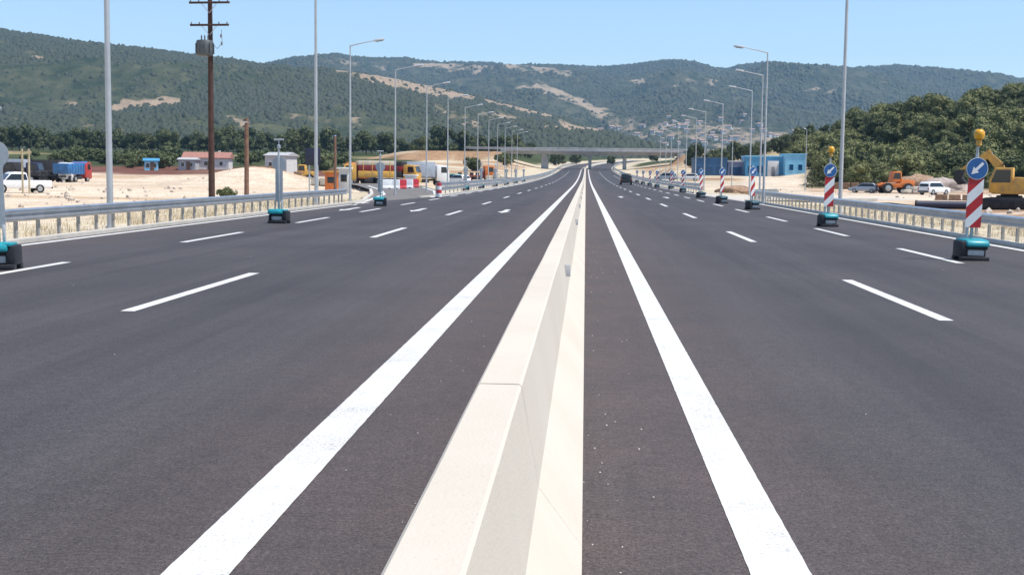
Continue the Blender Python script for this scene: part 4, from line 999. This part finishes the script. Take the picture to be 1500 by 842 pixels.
# overpass
def overpass():
    Y = 482; o = thing('overpass', 'grey concrete overpass bridge crossing the motorway far ahead', 'bridge', (0, Y, 3.3))
    z0 = 6.2; L0, L1 = -32, 36
    mb = MB(); mb.box(((L0 + L1)/2, 0, z0 + .55), (L1 - L0, 11, .9), M_conc, bev=.05)
    for k in range(5): mb.box(((L0 + L1)/2, -4 + 2 * k, z0 - .35), (L1 - L0 - 2, .6, .95), M_conc)
    mb.build('deck', o)
    for s in (-1, 1):
        mb = MB(); mb.box(((L0 + L1)/2, s * 5.3, z0 + 1.3), (L1 - L0 + 26, .25, .75), M_conc, bev=.03); mb.build('parapet', o)
    for x, pw in ((-15.5, 2.6), (1.5, 1.2), (14.5, 1.3)):
        mb = MB(); mb.box((x, 0, z0/2 - .9), (pw, 5.5, z0 + 1.5), M_conc, bev=.15); mb.box((x, 0, z0 - 1.05), (1.8, 9, .5), M_conc, bev=.04); mb.build('pier', o)
    for x in (L0 + .5, L1 - .5):
        mb = MB(); mb.box((x, 0, z0/2), (2, 12, z0), M_conc, bev=.05); mb.build('abutment', o)
overpass()

# ------------------------------------------------------------------ village on the far slope
def hill_pt(vs, px, py, n):
    best = None
    for k in range(len(vs)):
        x, y, z = vs[k]
        if abs(x / y - ux(px)) > .0012: continue
        q = proj((x, y, z)); e = abs(q[0] - px) * .5 + abs(q[1] - py)
        if best is None or e < best[0]: best = (e, (x, y, z))
    return best[1]
hw = bpy.data.objects.new('village_house', None); COL.objects.link(hw); ks = []
mb = MB(); mb.box((0, 0, 2.2), (13, 10, 10), M_render)
for k in (-4, 0, 4): mb.box((k, -5.02, 4.5), (1.6, .1, 1.8), M_glass)
ks.append(mb.build('wall', hw)); mb = MB(); mb.prism([(-5.8, 7), (0, 10.2), (5.8, 7), (5.8, 6.8), (-5.8, 6.8)], -7.2, 7.2, mat('faded_roof_tiles', (.34, .22, .17), .8, 0, .3, 1)); ks.append(mb.build('roof', hw, smooth=0))
KIDS[hw.name] = ks
vill = []
rv = random.Random(5)
for i in range(80):
    cx, cy, sx, sy = rv.choice(((965, 190, 40, 9), (1010, 205, 60, 10), (1060, 195, 60, 16), (1030, 178, 60, 8), (1110, 205, 50, 8), (925, 182, 45, 9), (880, 200, 60, 8)))
    vill.append((cx + rv.uniform(-sx, sx), cy + rv.uniform(-sy, sy)))
colsB = {}
for i, (px, py) in enumerate(vill):
    p = hill_pt(VB, px, py, NB)
    if i == 0: o = hw
    else: o = copy_tree(hw)
    o.location = (p[0], p[1], p[2]); o.rotation_euler.z = rv.uniform(-.6, .6); s = rv.uniform(.5, .95); o.scale = (s * rv.uniform(.8, 1.3), s, s)
    tag(o, 'tiny pale village house scattered on the lower slope of the far mountain', 'house', 'village houses on the far mountain slope')

# ------------------------------------------------------------------ trees
def make_tree(name, h, rad, leafm, seed, trunk_h, nleaf=1500, flat=1.0, nclump=16, lsz=.30):
    rg = random.Random(seed); o = bpy.data.objects.new(name, None); COL.objects.link(o)
    mb = MB(); pts = [(0, 0, -.6), (rg.uniform(-.1, .1), rg.uniform(-.1, .1), trunk_h * .6), (rg.uniform(-.25, .25), rg.uniform(-.25, .25), trunk_h + .4)]
    mb.tube(pts, (.20, .16, .11), M_bark, 8); top = Vector(pts[-1])
    cl = []
    for k in range(nclump):
        t = 2 * math.pi * rg.random(); rr = rad * math.sqrt(rg.random()) * .72
        zz = trunk_h + (h - trunk_h) * (.15 + .75 * rg.random() * (1 - .45 * (rr / rad) ** 2))
        cl.append((Vector((rr * math.cos(t), rr * math.sin(t), zz)), rad * rg.uniform(.26, .44) * (16 / nclump) ** .45))
    for c, r in cl[:6]: mb.tube([tuple(top - Vector((0, 0, .4))), tuple((top + c) / 2 + Vector((0, 0, -.1))), tuple(c)], (.09, .06, .03), M_bark, 6)
    tk = mb.build('trunk', o)
    vs = []; fs = []
    for c, r in cl:                                   # ragged inner masses
        bm = bmesh.new(); bmesh.ops.create_icosphere(bm, subdivisions=2, radius=r * .78)
        for v in bm.verts:
            v.co *= 1 + .35 * noise.noise(v.co * 2.2 / r + c); v.co.z *= .8 * flat
        bm.verts.index_update(); b0 = len(vs); vs += [v.co + c for v in bm.verts]; fs += [[v.index + b0 for v in f.verts] for f in bm.faces]; bm.free()
    for k in range(nleaf):
        c, r = rg.choice(cl); d = Vector((rg.gauss(0, 1), rg.gauss(0, 1), rg.gauss(.15, 1) * .8)).normalized() * r * rg.uniform(.72, 1.18); d.z *= flat
        p = c + d; nrm = (d.normalized() + Vector((rg.gauss(0, .5), rg.gauss(0, .5), rg.gauss(0, .5)))).normalized()
        u = nrm.orthogonal().normalized(); u.rotate(Matrix.Rotation(rg.uniform(0, 6.28), 3, nrm)); w = nrm.cross(u); s = lsz * rg.uniform(.6, 1.3)
        b0 = len(vs); vs += [p - u * s, p + w * s * .55, p + u * s, p - w * s * .55]; fs.append([b0, b0+1, b0+2, b0+3])
    m2 = MB(); m2.add(vs, fs, leafm); cr = m2.build('crown', o, smooth=0)
    KIDS[o.name] = [tk, cr]
    return o
protoH = [make_tree('oak_tree', 4.6, 3.4, M_leafA, 20 + k, .7, 1900, .95, 13, .25) for k in range(3)]
protoB = [make_tree('evergreen_tree', 8.2, 3.4, M_leafB, 40 + k, .7, 1500, 1.15, 17, .36) for k in range(3)]
protoS = [make_tree('roadside_shrub', 2.2, 1.7, M_leafC, 60 + k, .3, 700, .9, 9, .22) for k in range(2)]
used = set()
def plant(protos, x, y, s, label, cat, group, rg, zs=1.0):
    p = rg.choice(protos); loc = (x, y, gz(x, y)); rz = rg.uniform(0, 6.28)
    if p.name not in used: used.add(p.name); o = p; o.location = loc; o.rotation_euler.z = rz
    else: o = copy_tree(p); o.location = loc; o.rotation_euler.z = rz
    o.scale = (s, s, s * zs); tag(o, label, cat, group); return o
rg = random.Random(99)
pts = []
tries = 0
while len(pts) < 275 and tries < 40000:
    tries += 1
    y = 205 + 190 * rg.random() ** .9; u = rg.uniform(ux(1158), ux(1560)); x = u * y
    if y < 300 and x < ux(1198) * y: continue
    if y < 212 + 14 * noise.noise(Vector((x * .06, 3, 0))): continue
    if any((x - a) ** 2 + (y - b) ** 2 * .6 < 3.9 ** 2 for a, b in pts): continue
    pts.append((x, y))
for x, y in pts:
    plant(protoH, x, y, rg.choice((.5, .6, .7, .8, .95, 1.1)) * rg.uniform(.9, 1.1), 'round olive green oak in the thicket covering the hill on the right', 'tree', 'trees covering the wooded hill on the right', rg, rg.uniform(.8, 1.15))
for i in range(78):
    px = -40 + 800 * (i + rg.random() * .8) / 78; y = rg.uniform(510, 600)
    plant(protoB, at(px, 230, y).x, y, rg.uniform(.7, 1.5), 'dark green tree in the tree belt at the foot of the left mountain', 'tree', 'trees in the belt across the left plain', rg)
for i in range(22):
    px = 1010 + 200 * (i + rg.random()) / 22; y = rg.uniform(350, 440)
    plant(protoB, at(px, 230, y).x, y, rg.uniform(.55, .95), 'green tree in the row behind the blue buildings', 'tree', 'trees behind the blue buildings', rg)
for i in range(48):
    px = rg.choice((rg.uniform(-20, 300), rg.uniform(330, 520), rg.uniform(60, 260))); y = rg.uniform(325, 435)
    plant(protoS, at(px, 240, y).x, y, rg.uniform(1.0, 2.1), 'low green shrub on the plain in front of the left tree belt', 'shrub', 'shrubs scattered on the left plain', rg)
for px, y, s, lab in ((332, 92, .45, 'small dry brown bush at the foot of the tall transformer pole'), (693, 330, 1.5, 'dark shrub on the left embankment below the overpass road'), (738, 420, 2.0, 'dark bush at the foot of the left overpass abutment')):
    plant(protoS, at(px, 250, y).x, y, s, lab, 'shrub', 'shrubs near the road', rg)

for i in range(18):
    px = rg.choice((rg.uniform(745, 790), rg.uniform(810, 850), rg.uniform(885, 960))); y = rg.uniform(545, 640)
    plant(protoB, at(px, 230, y).x, y, rg.uniform(.5, .9), 'dark tree or bush seen through the opening under the far overpass', 'tree', 'trees beyond the overpass', rg)
# undergrowth on the hill and dry grass on the verges: uncountable
def tufts(name, m, spots, h, w, seed):
    rg = random.Random(seed); vs = []; fs = []
    for x, y in spots:
        z = gz(x, y)
        for k in range(5):
            t = rg.uniform(0, 6.28); dx, dy = math.cos(t), math.sin(t); hh = h * rg.uniform(.5, 1.3); ln = rg.uniform(.1, .6) * hh
            cx, cy = x + rg.gauss(0, .12), y + rg.gauss(0, .12); b = len(vs)
            vs += [(cx - dy * w, cy + dx * w, z - .03), (cx + dy * w, cy - dx * w, z - .03), (cx + dx * ln, cy + dy * ln, z + hh)]; fs.append([b, b+1, b+2])
    mb = MB(); mb.add(vs, fs, m); o = mb.build(name, smooth=0); tag(o, kind='stuff'); return o
M_straw = mat('dry_grass', (.56, .46, .30), .9, 0, .3, 2)
sp = []
for k in range(4200):
    y = 22 + 60 * rg.random() ** 1.2
    if rg.random() < .5: x = -13.9 - 6 * rg.random() ** 1.5
    else: x = 11.9 + 6 * rg.random() ** 1.5
    if noise.noise(Vector((x * .35, y * .25, 2))) > -.12: sp.append((x, y))
for k in range(1500):
    y = rg.uniform(45, 190); x = rg.choice((-1, 1)) * rg.uniform(18, 18 + .45 * y)
    if noise.noise(Vector((x * .08, y * .06, 12))) > .12: sp.append((x, y))
o = tufts('dry_grass', M_straw, sp, .17, .012, 3); tag(o, 'dry straw coloured grass on the verges behind the guard rails', 'grass')
rgu = random.Random(12); vs = []; fs = []
for k in range(800):
    y = 206 + 190 * rgu.random(); x = rgu.uniform(ux(1150), ux(1580)) * y
    if x < ux(1180) * y: continue
    z = gz(x, y); r = rgu.uniform(.5, 1.3); c = Vector((x, y, z + r * .3))
    for q in range(26):
        d = Vector((rgu.gauss(0, 1), rgu.gauss(0, 1), abs(rgu.gauss(0, .8)))).normalized() * r * rgu.uniform(.6, 1.1)
        n_ = (d + Vector((rgu.gauss(0, .4), rgu.gauss(0, .4), rgu.gauss(0, .4)))).normalized(); u = n_.orthogonal().normalized(); w = n_.cross(u); s = .30 * rgu.uniform(.6, 1.3); b = len(vs)
        p = c + d; vs += [p - u * s, p + w * s * .6, p + u * s, p - w * s * .6]; fs.append([b, b+1, b+2, b+3])
mb = MB(); mb.add(vs, fs, M_leafD); o = mb.build('undergrowth', smooth=0); tag(o, 'low green undergrowth filling the gaps between trees on the right hill', 'undergrowth', kind='stuff')
# grit on the asphalt
vs = []; mb = MB(); M_grit = mat('loose_grit', (.55, .52, .47), .9, 0, .25, 30)
for k in range(130):
    y = 3.2 + 26 * rg.random() ** 1.6; x = rg.choice((rg.uniform(-.0, .5), rg.uniform(-1.4, -.8), rg.uniform(-9, 7), rg.uniform(0.02, .2))); r = rg.uniform(.002, .008)
    bm = bmesh.new(); bmesh.ops.create_icosphere(bm, subdivisions=1, radius=r)
    for v in bm.verts: v.co *= rg.uniform(.7, 1.2)
    mb.bm(bm, Matrix.Translation((x, y, r * .5)), M_grit)
o = mb.build('grit', smooth=0); tag(o, 'scattered pale grit and small stones on the asphalt', 'grit', kind='stuff')
rr_ = random.Random(77); mb = MB(); M_rub = mat('lot_rubble', (.50, .42, .34), .95, 0, .3, 3)
for k in range(900):
    y = rr_.uniform(50, 210); x = rr_.choice((-1, 1)) * rr_.uniform(19, 20 + .42 * y); r = rr_.uniform(.06, .32) * rr_.random() ** .5
    if noise.noise(Vector((x * .06, y * .05, 30))) < -.05 or (x > 0 and x > ux(1180) * y and y > 200): continue
    bm = bmesh.new(); bmesh.ops.create_icosphere(bm, subdivisions=1, radius=r)
    for v in bm.verts: v.co *= rr_.uniform(.65, 1.25)
    mb.bm(bm, Matrix.Translation((x, y, gz(x, y) + r * .35)), M_rub)
o = mb.build('rubble', smooth=0); tag(o, 'scattered stones and rubble over the pale sandy lots', 'rubble', kind='stuff')
# rubble and planks on the right lot
def heap(name, label, cat, px, Y, w, h, m, seed):
    rg = random.Random(seed); bm = bmesh.new(); bmesh.ops.create_icosphere(bm, subdivisions=4, radius=1)
    for v in bm.verts:
        k = 1 + .25 * noise.noise(v.co * 2 + Vector((seed, 0, 0))) + .1 * noise.noise(v.co * 6)
        v.co = Vector((v.co.x * w * k, v.co.y * w * .6 * k, max(-.3, v.co.z) * h * k))
    mb = MB(); mb.bm(bm, Matrix.Identity(4), m); o = mb.build(name, loc=on(px, Y)); tag(o, label, cat)
M_soil = mat('heaped_soil', (.30, .19, .12), .95, 0, .35, 2, .7, 6)
heap('soil_heap', 'brown soil heap between the orange loader and the white car', 'heap', 1345, 205, 5, 2.2, M_soil, 1)
heap('soil_heap', 'grey brown soil heap behind the white car below the hill', 'heap', 1385, 200, 4, 1.9, mat('grey_soil', (.36, .29, .25), .95, 0, .3, 2, .7, 6), 2)
heap('soil_heap', 'low reddish heap beside the fourth right hand warning sign', 'heap', 1075, 135, 2.2, .8, M_soil, 3)
o = thing('steel_pipe', 'long dark steel pipe lying on the ground in front of the excavator', 'pipe', on(1416, 92), 1.45)
mb = MB(); mb.cyl((0, -3.4, .30), (0, 3.4, .30), .28, .28, M_navy, 14, False); mb.cyl((0, -3.4, .30), (0, 3.4, .30), .24, .24, M_black, 14, False); mb.build('tube', o)
mb = MB(); mb.cyl((0, 3.3, .30), (0, 3.42, .30), .32, .32, M_dkgrey, 14, False); mb.build('collar', o)

# ------------------------------------------------------------------ light, sky, air
SUN_EL, SUN_AZ = R(64), R(102)
to_sun = Vector((math.cos(SUN_EL) * math.sin(SUN_AZ), math.cos(SUN_EL) * math.cos(SUN_AZ), math.sin(SUN_EL)))
sd = bpy.data.lights.new('sun', 'SUN'); sd.energy = 4.0; sd.angle = R(.53); sd.color = (1, .955, .89)
so = bpy.data.objects.new('sun', sd); COL.objects.link(so); so.rotation_euler = to_sun.to_track_quat('Z', 'Y').to_euler(); so.location = (0, 0, 300)
w = bpy.data.worlds.new('World'); scene.world = w; w.use_nodes = True; nt = w.node_tree
bg = nt.nodes['Background']; sk = nt.nodes.new('ShaderNodeTexSky'); sk.sky_type = 'NISHITA'; sk.sun_disc = False
sk.sun_elevation = SUN_EL; sk.sun_rotation = SUN_AZ; sk.altitude = 300; sk.air_density = 1.0; sk.dust_density = .15; sk.ozone_density = 3.5
nt.links.new(sk.outputs[0], bg.inputs[0]); bg.inputs[1].default_value = .125
hm = bpy.data.materials.new('summer_haze'); hm.use_nodes = True; nt = hm.node_tree
for nd in list(nt.nodes):
    if nd.type != 'OUTPUT_MATERIAL': nt.nodes.remove(nd)
pv = nt.nodes.new('ShaderNodeVolumePrincipled'); pv.inputs['Color'].default_value = (.42, .70, 1.0, 1); pv.inputs['Density'].default_value = 8.5e-5; pv.inputs['Anisotropy'].default_value = .2
nt.links.new(pv.outputs[0], [x for x in nt.nodes if x.type == 'OUTPUT_MATERIAL'][0].inputs['Volume'])
mb = MB(); mb.box((0, 3000, 300), (9600, 6900, 608), hm); hz = mb.build('haze', smooth=0); tag(hz, kind='stuff')

scene.render.engine = 'CYCLES'
scene.cycles.max_bounces = 6
scene.cycles.volume_bounces = 0
vs_ = scene.view_settings; vs_.view_transform = 'Standard'; vs_.look = 'None'; vs_.exposure = .55; vs_.gamma = 1; vs_.use_curve_mapping = False
scene.render.resolution_x = 1024; scene.render.resolution_y = 574
